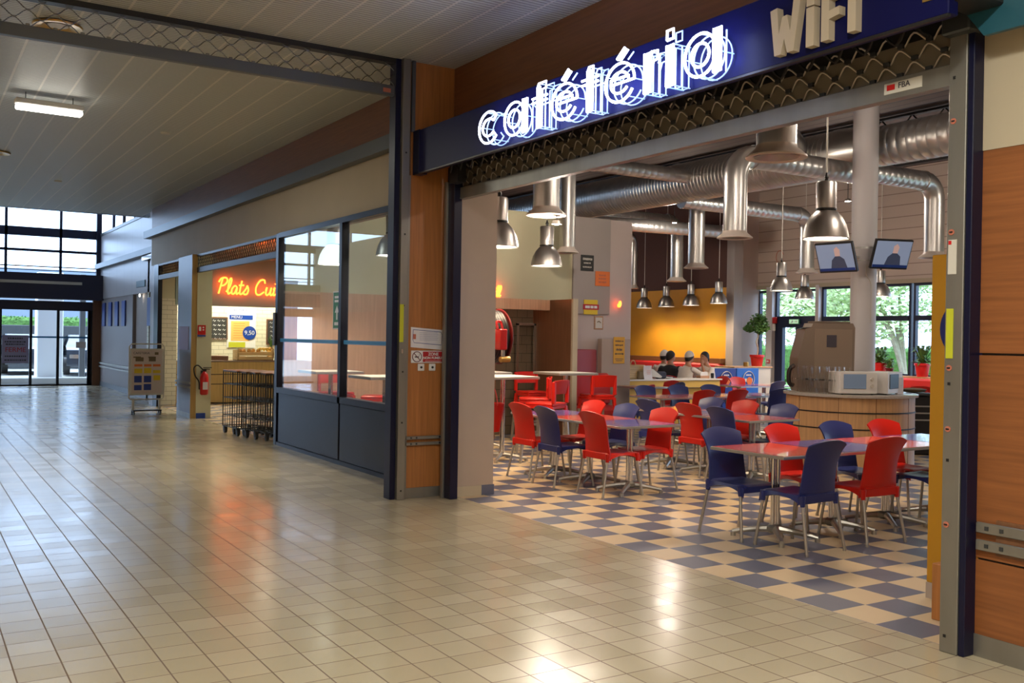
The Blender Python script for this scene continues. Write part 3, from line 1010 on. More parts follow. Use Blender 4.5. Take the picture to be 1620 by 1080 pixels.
def letter_strokes(ch, w, xh):
    """double-line outlines of a rounded sans letter, box 0..w, x-height xh"""
    o = []
    a = 0.030                                   # half the stem of the outline
    cx, cz, rx, rz = w/2, xh/2, w/2, xh/2
    if ch in 'cé':
        lo, hi = (38, 322) if ch == 'c' else (-2, 330)
        o.append(arc(cx, cz, rx, rz, lo, hi, 26))
        o.append(arc(cx, cz, rx-2*a, rz-2*a, lo+(6 if ch == 'c' else 0), hi-6, 24))
        if ch == 'c':
            for q in (40, 320):
                o.append([(cx+rx*math.cos(R(q)), cz+rz*math.sin(R(q))), (cx+(rx-2*a)*math.cos(R(q)), cz+(rz-2*a)*math.sin(R(q)))])
        else:
            o.append([(a*2, cz-0.004), (w, cz-0.004)])
            o.append([(a*2, cz+0.030), (w-a*2, cz+0.030)])
            o.append([(cx-0.03, xh+0.035), (cx+0.05, xh+0.095), (cx+0.085, xh+0.075), (cx+0.01, xh+0.02), (cx-0.03, xh+0.035)])
            o.append([(cx-0.005, xh+0.04), (cx+0.055, xh+0.08)])
    elif ch == 'a':
        o.append(arc(cx-0.02, cz, rx-0.02, rz, 0, 360, 28))
        o.append(arc(cx-0.02, cz, rx-0.02-2*a, rz-2*a, 0, 360, 26))
        o.append([(w-2*a, 0), (w-2*a, xh), (w, xh), (w, 0), (w-2*a, 0)])
        o.append([(w-a, 0.01), (w-a, xh)])
    elif ch in 'ft':
        H = 0.335 if ch == 'f' else 0.315
        x = w*0.35
        o.append([(x, 0), (x, H-0.03), (x+0.02, H), (x+2.2*a+(0.05 if ch == 'f' else 0), H), (x+2.2*a+(0.05 if ch == 'f' else 0), H-0.05), (x+2*a, H-0.05), (x+2*a, 0), (x, 0)])
        o.append([(x+a, 0.01), (x+a, H-0.02)])
        o.append([(0, xh-0.03), (w, xh-0.03)])
        o.append([(0, xh-0.065), (w, xh-0.065)])
    elif ch == 'r':
        o.append([(0.01, 0), (0.01, xh), (0.01+2*a, xh), (0.01+2*a, 0), (0.01, 0)])
        o.append([(0.01+a, 0.01), (0.01+a, xh-0.01)])
        o.append([(2*a, xh-0.06), (w*0.6, xh), (w, xh-0.005), (w, xh-0.06), (w*0.7, xh-0.065), (2*a+0.01, xh-0.13)])
    elif ch == 'i':
        o.append([(0.01, 0), (0.01, xh), (0.01+2*a, xh), (0.01+2*a, 0), (0.01, 0)])
        o.append([(0.01+a, 0.01), (0.01+a, xh-0.01)])
        o.append([(0.01, xh+0.035), (0.01, xh+0.095), (0.01+2*a, xh+0.095), (0.01+2*a, xh+0.035), (0.01, xh+0.035)])
    return o


neon = (('c', 7.17, 6.83), ('a', 6.76, 6.40), ('f', 6.35, 6.13), ('é', 6.08, 5.73), ('t', 5.70, 5.49), ('é', 5.42, 5.08), ('r', 5.01, 4.86), ('i', 4.79, 4.70), ('a', 4.61, 4.27))
for k, (ch, ya, yb) in enumerate(neon):
    w_ = (ya-yb)*0.93
    xh = 0.262
    st = letter_strokes(ch, w_, xh)
    # front bright tubes, an echo a little deeper, then the dim channel outline against the sign
    a_ = MB()
    tubes_from(st, a_, 0.0092, 0)
    g_ = a_.build('neon_letter', M['neon_white'], t)
    g_.location = (YL(ya), -0.15, 3.225)
    b_ = MB()
    tubes_from(st[:1]+st[-1:], b_, 0.006, 0.075)
    tubes_from(st[:1], b_, 0.005, 0.135)
    b_.build('tube_supports', M['neon_dim'], g_)
    many('standoff', MB().tube([(0, 0, 0), (0, 0.148, 0)], 0.004, 5), [(q[0], 0, q[1]) for q in st[0][::max(1, len(st[0])//4)]], M['neon_dim'], g_)


def block(name, polys, x, z, par, dy=0.05):
    mb = MB()
    for p in polys:
        mb.prism([(a+x, b+z) for a, b in p], -dy, -0.001)
    return mb.build(name, M['letter'], par, smooth=False)


Wp = [[(0, .265), (.035, 0), (.082, 0), (.106, .085), (.130, 0), (.176, 0), (.225, .30), (.172, .29), (.150, .12), (.125, .215), (.090, .21), (.066, .12), (.052, .272)]]
block('block_letter', Wp, YL(4.00), 3.245, t)
block('block_letter', [[(0, 0), (.055, 0), (.055, .215), (0, .215)], [(0, .223), (.055, .223), (.055, .29), (0, .285)]], YL(3.735), 3.24, t)
block('block_letter', [[(0, 0), (.052, 0), (.052, .27), (0, .27)], [(.052, .11), (.12, .12), (.12, .165), (.052, .155)], [(.052, .215), (.13, .225), (.13, .275), (.052, .27)]], YL(3.63), 3.245, t)
block('block_letter', [[(0, 0), (.052, 0), (.052, .30), (0, .30)]], YL(3.455), 3.25, t)
for ya in (7.0, 6.6, 6.25, 5.9, 5.6, 5.25, 4.95, 4.75, 4.42):
    light('neon_letter_glow', 'POINT', (4.14, ya, 3.36), 0.8, (0.10, 0.14, 1.0), 0.04)

# light blue direction sign on the right wall
t = thing('direction_sign', 'light blue arrow-shaped sign high on the cream wall at the right', 'sign', (4.58, 3.03, 3.33), FACE_STORE)
MB().prism([(0, 0.0), (0.13, -0.175), (1.3, -0.175), (1.3, 0.19), (0.13, 0.19)], -0.03, 0.0).build('sign_board', M['lightblue'], t, smooth=False)
text('sign_lettering', 'INFO', 0.16, (0.42, -0.033, 0.055), M['offwhite'], t, 0.004)
MB().box(0.2, 0.0, 0.05, 0.24, 0.16, 0.09).box(1.0, 0.0, 0.05, 1.04, 0.16, 0.09).build('bracket', M['black'], t, smooth=False)

# ---- notices on the wooden column
YC = 8.748
t = thing('notice', 'tilted laminated notice with a dark border on the orange column', 'notice', (4.455, YC, 1.60))
b_ = MB().add([(-0.185, -0.001, 0.10), (-0.185, -0.001, -0.10), (0.165, -0.001, -0.125), (0.185, -0.001, 0.075)], [(0, 1, 2, 3)])
b_.prism([(-0.185, -0.10), (0.165, -0.125), (0.185, 0.075), (-0.185, 0.10)], -0.004, 0.0).build('sheet', M['paper'], t, smooth=False)
fr = MB().tube([(-0.16, -0.005, 0.075), (0.15, -0.005, 0.055), (0.165, -0.005, 0.03), (0.155, -0.005, -0.075), (-0.15, -0.005, -0.055), (-0.165, -0.005, -0.02), (-0.16, -0.005, 0.075)], 0.0025, 4)
for q in range(5):
    fr.box(-0.09, -0.006, 0.045-q*0.018, 0.11+0.01*(q % 2), -0.004, 0.047-q*0.018)
fr.build('printed_border', M['inkb'], t, smooth=False)
MB().box(-0.16, -0.006, -0.02, -0.13, -0.004, 0.03).build('printed_emblem', M['poster_red'], t, smooth=False)
t = thing('no_smoking_sign', 'white and red no-smoking sign reading ZONE NON FUMEUR on the orange column', 'sign', (4.460, YC, 1.405))
MB().box(-0.185, -0.006, -0.062, 0.185, 0, 0.062, 0.004).build('plate', M['white'], t, smooth=False)
MB().box(-0.055, -0.009, -0.052, 0.175, -0.0062, 0.052).build('red_field', M['signred'], t, smooth=False)
text('sign_lettering', 'ZONE', 0.042, (0.06, -0.011, 0.026), M['white'], t, 0.002, offset=0.001)
text('sign_lettering', 'NON FUMEUR', 0.036, (0.06, -0.011, -0.012), M['white'], t, 0.002, offset=0.001)
MB().box(-0.03, -0.011, -0.044, 0.15, -0.0095, -0.040).build('small_print', M['white'], t, smooth=False)
rg = MB().tube([(p[0], -0.008, p[1]) for p in arc(-0.12, 0, 0.05, 0.05, 0, 345, 24)], 0.004, 5, closed=True)
rg.tube([(-0.155, -0.008, 0.035), (-0.085, -0.008, -0.035)], 0.004, 5)
rg.build('prohibition_ring', M['red_dark'], t)
MB().box(-0.145, -0.0085, -0.008, -0.10, -0.0065, 0.004).tube([(-0.10, -0.0075, 0.006), (-0.09, -0.0075, 0.02), (-0.10, -0.0075, 0.03)], 0.002, 4).build('cigarette', M['ink'], t, smooth=False)
for dx, lab in ((-0.09, 'left of the two small white key switches below the no-smoking sign'), (0.035, 'right of the two small white key switches below the no-smoking sign')):
    t = thing('key_switch', lab, 'switch', (4.475+dx, YC, 1.30), 0, 'key switches')
    MB().box(-0.036, -0.014, -0.036, 0.036, 0, 0.036, 0.005).build('plate', M['white'], t, smooth=False)
    MB().lathe([(0.012, -0.004), (0.012, 0.004)], 12, T=Matrix.Translation((0, -0.016, 0)) @ Matrix.Rotation(PI/2, 4, 'X')).build('key_slot', M['black'], t)

# ---- glazed partition
t = thing('glazed_partition', 'dark navy framed glass screen between the two openings', 'partition', (XW, 13.90, 0), FACE_STORE)
PL = 4.98
fr = MB().box(0, -0.05, 0, 0.11, 0.06, 3.07, 0.006).box(2.44, -0.05, 0.76, 2.52, 0.05, 3.0).box(PL-0.1, -0.05, 0, PL, 0.05, 3.07).box(0.11, -0.05, 3.0, PL, 0.05, 3.07).box(0.11, -0.05, 0.76, PL, 0.05, 0.84).box(0.11, -0.045, 0, PL, 0.045, 0.05)
fr.build('frame', M['navy_blk'], t, smooth=False)
for a, b in ((0.16, 2.46), (2.50, PL-0.1)):
    MB().box(a, -0.035, 0.05, b, 0.03, 0.76, 0.008).build('lower_panel', M['navy_blk'], t, smooth=False)
    MB().box(a-0.05, -0.005, 0.84, b, 0.001, 3.0).build('glass_pane', M['glassm'], t, smooth=False)
ds = MB()
x = 0.12
while x < PL-0.1:
    ds.box(x, -0.007, 1.495, x+0.022, -0.0055, 1.545)
    x += 0.029
o = ds.box(0.11, -0.0068, 1.51, PL-0.1, -0.0058, 1.53).build('dotted_stripe', M['stripe'], t, smooth=False)
MB().box(-0.03, -0.075, 1.44, 0.05, -0.05, 1.92, 0.008).build('wall_box', M['band'], t, smooth=False)
MB().box(PL-0.75, -0.09, 0.52, PL-0.55, -0.05, 0.545).box(PL-0.75, -0.09, 0.58, PL-0.55, -0.05, 0.605).build('guard_bar', M['steel'], t, smooth=False)
t = thing('exit_sign', 'green and white arrow sign stuck on the partition glass', 'sign', (XW, 11.60, 1.92), FACE_STORE)
MB().box(-0.14, -0.010, -0.24, 0.14, -0.007, 0.24, 0.002).build('plate', M['white'], t, smooth=False)
MB().box(-0.125, -0.012, -0.225, 0.125, -0.0105, 0.225).build('green_field', M['signgreen'], t, smooth=False)
MB().prism([(-0.07, -0.03), (0.0, 0.06), (0.07, -0.03), (0.02, -0.03), (0.02, -0.12), (-0.02, -0.12), (-0.02, -0.03)], -0.014, -0.0125).box(-0.08, -0.014, 0.1, 0.08, -0.0125, 0.13).box(-0.08, -0.014, 0.15, 0.05, -0.0125, 0.18).box(-0.08, -0.014, -0.19, 0.08, -0.0125, -0.15).build('pictogram', M['white'], t, smooth=False)

# ---- lattice shutters of the kitchen opening and of the narrow one
def lattice(name, label, y0, length, n):
    t = thing(name, label, 'shutter', (XW+0.03, y0, 0), FACE_STORE)
    g = MB()
    p = 0.12
    k = int(length/p)
    for i in range(k+2):
        x = i*p
        for sgn in (1, -1):
            pts = [(min(max(x+sgn*q*0.06-0.06*sgn, 0), length), 0.004*sgn, 2.83+0.06*q) for q in range(5)]
            g.tube(pts, 0.006, 4, cap=False)
    g.build('lattice', M['steel_dark'], t, smooth=False)
    MB().box(0, -0.03, 2.73, length, 0.03, 2.83, 0.004).build('bottom_rail', M['steel_dark'], t, smooth=False)
    MB().box(0, -0.03, 3.03, length, 0.03, 3.07).build('top_box', M['black'], t, smooth=False)


lattice('rolling_grille', 'half-raised diamond lattice shutter over the prepared-meals counter opening', 18.62, 4.68, 0)
lattice('rolling_grille', 'short lattice shutter over the narrow opening behind the menu stand', 21.88, 2.1, 0)
t = thing('clad_column', 'blue-grey clad column with an orange wooden edge beside the menu stand', 'column', (4.60, 18.83, 0), FACE_STORE)
MB().box(-0.89, -0.04, 0, 0.18, 0.055, 3.07, 0.004).build('cladding', mat('blue_grey_column', (0.12, 0.12, 0.16), rough=0.35), t, smooth=False)
MB().box(0.18, -0.045, 0, 0.205, 0.055, 3.07).build('wooden_edge', M['wood_yel'], t, smooth=False)
MB().box(-0.75, -0.05, 1.28, 0.0, -0.041, 1.72).build('notice_sheet', M['lilac'], t, smooth=False)
MB().box(-0.92, -0.07, 0.56, 0.22, -0.045, 0.60).box(-0.92, -0.07, 0.64, 0.22, -0.045, 0.68).build('guard_bar', M['steel'], t, smooth=False)
MB().box(-0.89, -0.043, 0, 0.19, -0.04, 0.09).build('skirting', M['steel'], t, smooth=False)

# ---- menu stand
t = thing('menu_stand', 'cream framed cafeteria menu board on small castors in the mall', 'stand', (4.04, 19.95, 0), R(2))
fr = MB()
fr.tube([(-0.31, 0, 0.44), (-0.33, 0, 0.40), (-0.33, 0, 0.32), (-0.29, 0, 0.29), (0.29, 0, 0.29), (0.33, 0, 0.32), (0.33, 0, 1.32), (0.29, 0, 1.37), (-0.29, 0, 1.37), (-0.33, 0, 1.32), (-0.33, 0, 0.40)], 0.013, 8)
fr.build('tube_frame', M['offwhite'], t)
bd = MB().box(-0.315, -0.02, 0.37, 0.315, 0.02, 1.28, 0.006).build('board', M['offwhite'], t, smooth=False)
ps = MB().box(-0.285, -0.024, 0.41, 0.285, -0.0205, 1.25).build('poster', mat('menu_poster_paper', (0.62, 0.52, 0.47), rough=0.7), bd, smooth=False)
text('poster_title', 'CAFETERIA', 0.062, (-0.11, -0.027, 1.19), M['ink'], bd, 0.002)
pr = MB()
pr.m(0)
for x, z, w_, h_, c in ((-.22, 1.03, .15, .08, 2), (.03, 1.03, .13, .08, 2), (-.24, .93, .15, .045, 1), (-.06, .93, .14, .045, 1), (.11, .93, .14, .045, 1), (-.24, .80, .15, .09, 0), (-.06, .80, .14, .10, 0), (.11, .80, .14, .06, 0), (.12, .66, .13, .10, 0), (-.24, .62, .14, .13, 3), (-.06, .62, .14, .13, 3), (-.24, .47, .14, .10, 3), (-.06, .47, .14, .12, 3), (-.26, 1.10, .14, .025, 2), (.02, 1.10, .14, .025, 2), (.14, 1.16, .07, .05, 2)):
    pr.m(c).box(x, -0.027, z, x+w_, -0.0245, z+h_)
pr.build('printed_panels', [M['yel'], M['orange'], M['stem'], M['inkb']], bd, smooth=False)
for x in (-0.25, 0.25):
    lg = MB().box(x-0.022, -0.015, 0.07, x+0.022, 0.015, 0.30).build('leg', M['offwhite'], t, smooth=False)
    for y in (-0.07, 0.07):
        MB().lathe([(0.03, -0.012), (0.03, 0.012)], 12, T=Matrix.Translation((x, y, 0.03)) @ Matrix.Rotation(PI/2, 4, 'Y')).box(x-.014, y-.02, .03, x+.014, y+.02, .075).build('castor', M['black'], t)
MB().box(-0.27, -0.10, 0.065, 0.27, 0.10, 0.085).build('base_bar', M['black'], t, smooth=False)

# ---- extinguisher, call point on the kitchen end wall
t = thing('fire_extinguisher', 'red fire extinguisher hanging on the cream end wall by the trolleys', 'fire extinguisher', (4.775, 18.50, 0.45))
MB().lathe([(0.0, 0), (0.06, 0.0), (0.075, 0.02), (0.078, 0.32), (0.06, 0.39), (0.03, 0.42), (0.022, 0.44)], 18).build('cylinder', M['redgloss'], t)
MB().box(-0.045, -0.081, 0.10, 0.045, -0.072, 0.24).build('label_band', M['paper'], t, smooth=False)
MB().box(-0.03, -0.03, 0.44, 0.03, 0.03, 0.47).box(-0.02, -0.02, 0.47, 0.10, 0.02, 0.485).box(-0.02, -0.02, 0.50, 0.13, 0.02, 0.515).build('valve_handle', M['black'], t, smooth=False)
MB().tube(spline([(-0.02, 0, 0.46), (-0.12, 0, 0.55), (-0.19, 0.0, 0.50), (-0.17, 0, 0.36), (-0.10, 0, 0.25), (-0.09, 0, 0.10)], 6), 0.012, 8).build('hose', M['rubber'], t)
MB().box(-0.04, 0.07, 0.2, 0.04, 0.118, 0.45).build('wall_bracket', M['steel_dark'], t, smooth=False)
t = thing('call_point_sign', 'small red and white alarm sign high on the cream end wall', 'sign', (4.742, 18.618, 1.66))
MB().box(-0.075, -0.006, -0.09, 0.075, 0, 0.09).build('plate', M['redgloss'], t, smooth=False)
MB().box(-0.05, -0.009, -0.02, -0.01, -0.0065, 0.06).box(0.015, -0.009, -0.01, 0.045, -0.0065, 0.015).box(0.015, -0.009, 0.035, 0.045, -0.0065, 0.06).build('pictogram', M['white'], t, smooth=False)
MB().box(-0.075, -0.009, -0.125, 0.075, -0.0005, -0.095).build('lower_strip', M['inkb'], t, smooth=False)
tag(MB().box(4.66, 18.605, 0, 4.83, 18.619, 0.10).build('skirting_tile', M['adblue2'], smooth=False), 'dark blue skirting tile under the fire extinguisher', 'tile')

# ---- nested wire trolleys
def trolley():
    t = thing('wire_trolley', '', 'trolley', (0, 0, 0))
    for sx in (-0.20, 0.20):
        for sy in (-0.30, 0.30):
            cs = MB().lathe([(0.04, -0.022), (0.062, -0.018), (0.062, 0.018), (0.04, 0.022)], 16, T=Matrix.Translation((sx, sy, 0.062)) @ Matrix.Rotation(PI/2, 4, 'Y'))
            cs.box(sx-.028, sy-.03, .04, sx+.028, sy+.03, .115).build('castor', M['black'], t)
    fr = MB()
    for sx in (-0.23, 0.23):
        for sy in (-0.33, 0.33):
            fr.tube([(sx, sy, 0.11), (sx, sy, 1.0)], 0.009, 6)
    for z in (0.12, 1.0):
        fr.tube([(-.23, -.33, z), (.23, -.33, z), (.23, .33, z), (-.23, .33, z), (-.23, -.33, z)], 0.009, 6)
    fr.build('frame', M['steel_dark'], t)
    wr_ = MB()
    for q in range(1, 6):
        y = -0.33+q*0.11
        for sx in (-0.23, 0.23):
            wr_.tube([(sx, y, 0.12), (sx, y, 1.0)], 0.0045, 4)
    for q in range(1, 4):
        x = -0.23+q*0.115
        for sy in (-0.33, 0.33):
            wr_.tube([(x, sy, 0.12), (x, sy, 1.0)], 0.0045, 4)
    wr_.build('wire_bars', M['steel_dark'], t)
    for z in (0.30, 0.58, 0.80):
        sh = MB()
        sh.tube([(-.23, -.33, z), (.23, -.33, z), (.23, .33, z), (-.23, .33, z), (-.23, -.33, z)], 0.006, 5)
        for q in range(1, 8):
            sh.tube([(-.23+q*.0575, -.33, z), (-.23+q*.0575, .33, z)], 0.003, 4)
        sh.build('wire_shelf', M['steel_dark'], t)
    MB().box(-0.24, -0.34, 1.005, 0.24, 0.34, 1.022, 0.004).build('top_tray', M['copper'], t, smooth=False)
    return t


used = []
pt = trolley()
for k_, (x, y, lab) in enumerate(((4.92, 14.32, 'closest to the glass screen'), (4.84, 14.62, 'second from the glass screen'), (4.76, 14.92, 'in the middle of the nested row'), (4.70, 15.22, 'second from the far end of the nested row'), (4.64, 15.52, 'at the far end of the nested row'))):
    place(pt, used, (x, y, 0), R(1.5*k_-3), 'black wire trolley '+lab, 'nested wire trolleys')

# ================================================================== KITCHEN SIDE
t = thing('serving_counter', 'olive wood-fronted serving counter under the orange neon writing', 'counter', (5.15, 22.35, 0))
MB().box(0, 0, 0.03, 5.8, 0.7, 0.95).build('body', M['wood_yel'], t, smooth=False)
MB().box(0, -0.006, 0.66, 5.8, 0.0, 0.675).box(0, -0.006, 0.44, 5.8, 0.0, 0.455).build('dark_grooves', M['black'], t, smooth=False)
MB().box(0, -0.02, 0.95, 5.8, 0.72, 0.985, 0.005).build('worktop', M['machine'], t, smooth=False)
tag(MB().box(5.75, 22.5, 0.985, 6.35, 22.95, 1.09, 0.01).build('counter_box', M['wood_brown']), 'flat brown box on the left end of the serving counter', 'box')
t = thing('fruit_crate', 'raw wooden crate heaped with fruit on the serving counter', 'crate', (6.95, 22.6, 0.985))
cb = MB()
for z in (0.0, 0.11):
    cb.box(-0.42, -0.2, z, 0.42, -0.185, z+0.085).box(-0.42, 0.185, z, 0.42, 0.2, z+0.085)
cb.box(-0.42, -0.2, 0, -0.405, 0.2, 0.24).box(0.405, -0.2, 0, 0.42, 0.2, 0.24).box(-0.42, -0.2, 0, 0.42, 0.2, 0.012)
for x in (-0.40, 0.38):
    cb.box(x, -0.18, 0, x+0.03, -0.15, 0.27)
cb.build('slatted_box', M['crate'], t, smooth=False)
rnd = random.Random(4)
for q in range(5):
    tag(MB().lathe([(0.0, -0.055), (0.035, -0.045), (0.055, 0.0), (0.035, 0.045), (0.0, 0.055)], 12, (6.62+q*0.11, 22.55+0.05*(q % 2), 1.20)).build('orange_fruit', M['pine']), 'round orange fruit heaped in the wooden crate on the counter', 'fruit', 'fruit in the crate')
for q in range(3):
    tag(MB().tube(spline([(7.02+q*.07, 22.5, 1.22), (7.08+q*.07, 22.52, 1.26), (7.17+q*.07, 22.56, 1.25), (7.22+q*.07, 22.6, 1.20)], 4), [0.012]+[0.022]*11+[0.01], 8).build('banana', M['banana']), 'yellow banana lying on top of the wooden crate', 'fruit', 'bananas on the crate')
t = thing('pineapple', 'pineapple with a spiky green crown standing on the serving counter', 'fruit', (7.42, 22.75, 0.985))
MB().lathe([(0.02, 0), (0.07, 0.03), (0.085, 0.14), (0.07, 0.26), (0.03, 0.31)], 14).build('fruit_body', M['pine'], t)
cw_ = MB()
for q in range(14):
    a = q*2.4
    rr = 0.03+0.06*(q % 3)/2
    cw_.tube([(0, 0, 0.29), (math.cos(a)*rr*.6, math.sin(a)*rr*.6, 0.42), (math.cos(a)*rr*1.5, math.sin(a)*rr*1.5, 0.50+0.01*q)], [0.012, 0.010, 0.001], 4)
cw_.build('leaf_crown', M['leaf'], t)
for x, z0, z1, lab, w_ in ((6.50, 1.45, 2.0, 'chalkboard menu at the left edge of the white tiled wall', 0.28), (8.05, 1.33, 1.98, 'chalkboard menu at the right of the white tiled wall', 0.30)):
    t = thing('chalkboard', lab, 'chalkboard', (x, 24.145, (z0+z1)/2))
    h_ = (z1-z0)/2
    MB().box(-w_, -0.02, -h_, w_, 0, h_, 0.004).build('frame', M['wood_brown'], t, smooth=False)
    MB().box(-w_+.03, -0.024, -h_+.03, w_-.03, -0.0205, h_-.03).build('slate', M['chalk'], t, smooth=False)
    wr_ = MB()
    for q in range(5):
        for p_ in range(4):
            x_ = -w_+0.08+p_*0.11+0.01*q
            z_ = h_-0.1-q*0.11
            wr_.tube([(x_, -.026, z_), (x_+.02, -.026, z_+.03), (x_+.04, -.026, z_-.01), (x_+.07, -.026, z_+.015)], 0.005, 4)
    wr_.build('chalk_writing', M['white'], t)
t = thing('menu_poster', 'white menu poster with an orange panel and a blue price disc on the white tiles', 'poster', (7.12, 24.145, 1.75))
MB().box(-0.36, -0.008, -0.50, 0.36, 0, 0.50).build('sheet', M['white'], t, smooth=False)
text('poster_title', 'CAFETERIA', 0.085, (-0.06, -0.012, 0.43), M['inkb'], t, 0.002)
MB().box(-0.30, -0.012, 0.20, 0.28, -0.0085, 0.31).build('title_bar', M['adblue2'], t, smooth=False)
text('title_lettering', 'MENU', 0.10, (-0.12, -0.016, 0.255), M['white'], t, 0.002)
MB().box(-0.26, -0.012, -0.33, 0.20, -0.0085, 0.16).build('orange_panel', mat('pale_orange_print', (0.80, 0.46, 0.12), rough=0.7), t, smooth=False)
MB().box(-0.31, -0.012, -0.49, 0.10, -0.0085, -0.36).build('yellow_panel', M['yelgreen'], t, smooth=False)
MB().lathe([(0.17, -0.004), (0.17, 0.004)], 24, T=Matrix.Translation((0.20, -0.016, -0.13)) @ Matrix.Rotation(PI/2, 4, 'X')).build('price_disc', M['adblue2'], t)
text('price_lettering', '9,50', 0.15, (0.20, -0.023, -0.13), M['white'], t, 0.002)
ln = MB()
for q in range(7):
    ln.box(-0.2, -0.014, 0.1-q*0.06, 0.08, -0.0125, 0.11-q*0.06)
ln.build('printed_lines', M['orange'], t, smooth=False)

# neon script
def script_word(letters, x0, sc):
    out = []
    x = x0
    for ch in letters:
        w_, strokes = GLY[ch]
        for st in strokes:
            out.append(spline([(x+(px+0.18*pz)*sc, 0, pz*sc) for px, pz in st], 5))
        x += w_*sc
    return out, x


GLY = {
    'P': (0.62, [[(0.10, 0), (0.14, 0.45), (0.18, 0.95)], [(-0.02, 0.72), (0.10, 0.95), (0.38, 1.0), (0.50, 0.80), (0.36, 0.55), (0.12, 0.48)]]),
    'l': (0.26, [[(-0.05, 0.12), (0.10, 0.40), (0.16, 0.80), (0.10, 0.98), (0.02, 0.80), (0.04, 0.2), (0.12, 0.0), (0.24, 0.10)]]),
    'a': (0.46, [[(0.34, 0.42), (0.18, 0.52), (0.03, 0.30), (0.08, 0.02), (0.24, 0.06), (0.34, 0.42), (0.34, 0.10), (0.40, 0.0), (0.50, 0.10)]]),
    't': (0.34, [[(0.12, 0.85), (0.10, 0.40), (0.12, 0.06), (0.22, 0.0), (0.34, 0.12)], [(-0.02, 0.56), (0.30, 0.58)]]),
    's': (0.42, [[(0.0, 0.1), (0.16, 0.40), (0.18, 0.55), (0.30, 0.30), (0.26, 0.04), (0.10, 0.0), (0.02, 0.08)]]),
    ' ': (0.34, []),
    'C': (0.70, [[(0.56, 0.74), (0.46, 0.96), (0.20, 0.90), (0.03, 0.50), (0.10, 0.10), (0.32, 0.0), (0.60, 0.20)]]),
    'u': (0.50, [[(0.0, 0.30), (0.06, 0.50), (0.04, 0.15), (0.14, 0.0), (0.30, 0.15), (0.34, 0.50), (0.34, 0.10), (0.42, 0.0), (0.52, 0.12)]]),
    'i': (0.26, [[(0.02, 0.35), (0.08, 0.50), (0.06, 0.10), (0.12, 0.0), (0.24, 0.10)], [(0.07, 0.72), (0.08, 0.76)]]),
    'n': (0.50, [[(0.02, 0.0), (0.04, 0.50)], [(0.04, 0.30), (0.20, 0.52), (0.34, 0.42), (0.34, 0.08), (0.42, 0.0), (0.50, 0.10)]]),
    'é': (0.42, [[(0.04, 0.22), (0.26, 0.30), (0.24, 0.48), (0.10, 0.50), (0.02, 0.26), (0.10, 0.02), (0.26, 0.02), (0.40, 0.14)], [(0.16, 0.64), (0.30, 0.80)]]),
    'G': (0.72, [[(0.56, 0.74), (0.46, 0.96), (0.20, 0.90), (0.03, 0.50), (0.10, 0.10), (0.32, 0.0), (0.52, 0.15), (0.54, 0.42), (0.34, 0.42)]]),
    'r': (0.36, [[(0.0, 0.30), (0.08, 0.50), (0.08, 0.0)], [(0.08, 0.32), (0.20, 0.50), (0.34, 0.46)]]),
}


def neon_word(s, loc, height, label, rz=0.0, adv=1.0):
    t = thing('neon_sign', label, 'neon sign', loc, rz)
    x = 0.0
    for ch in s:
        if ch != ' ':
            st, _ = script_word(ch, 0, height)
            g = MB()
            for q in st:
                g.tube(q, 0.021, 8)
            o = g.build('neon_letter', M['neon_red'], t)
            o.location = (x, -0.09, 0)
            g = MB()
            for q in st:
                g.tube([(p[0], p[1]-0.0135, p[2]) for p in q], 0.010, 6)
            g.build('tube_core', M['neon_core'], o)
        x += GLY[ch][0]*height*adv
    return t


neon_word('Plats Cuisinés', (5.98, 22.29, 2.50), 0.36, 'orange-red handwritten neon sign above the serving counter', adv=0.97)
light('neon_glow_plats', 'AREA', (6.9, 22.1, 2.62), 1.5, (1.0, 0.13, 0.04), 2.4, 0.3, rot=(PI/2, 0, 0))
# fluorescent strip lighting the tiled back wall
t = thing('strip_light', 'bright strip light behind the bulkhead over the white tiled wall', 'lamp', (6.9, 23.5, 3.2))
MB().box(-1.6, -0.06, 0, 1.6, 0.06, 0.08).build('housing', M['white'], t, smooth=False)
MB().box(-1.55, -0.04, -0.03, 1.55, 0.04, 0).build('tube', M['tube'], t, smooth=False)
light('strip_light_glow', 'AREA', (6.9, 23.5, 3.15), 95, (1.0, 0.95, 0.72), 3.0, 0.2)
light('kitchen_fill_light', 'AREA', (6.6, 18.5, 3.25), 75, (1.0, 0.93, 0.72), 1.2, 1.2)  # unseen area light with no fixture, added to brighten the bulkhead

# ================================================================== MALL CEILING THINGS
def batten(x, y, z, rz, label, e, visible=True):
    t = thing('fluorescent_and_fill_lamp', label, 'lamp', (x, y, z), rz)
    MB().box(-0.36, -0.07, 0.02, 0.36, 0.07, 0.085, 0.01).build('housing', M['white'], t, smooth=False)
    MB().box(-0.35, -0.06, -0.035, 0.35, 0.06, 0.02, 0.012).build('diffuser', M['tube'], t)
    MB().tube([(-.25, 0, .08), (-.25, 0, ZC-z)], 0.005, 5).tube([(.25, 0, .08), (.25, 0, ZC-z)], 0.005, 5).build('suspension_rods', M['steel_dark'], t)
    light('mall_lamp_and_fill_glow', 'AREA', (x, y, z-0.05), e, COOL, 0.7, 0.2, rot=(0, 0, rz))
    return t


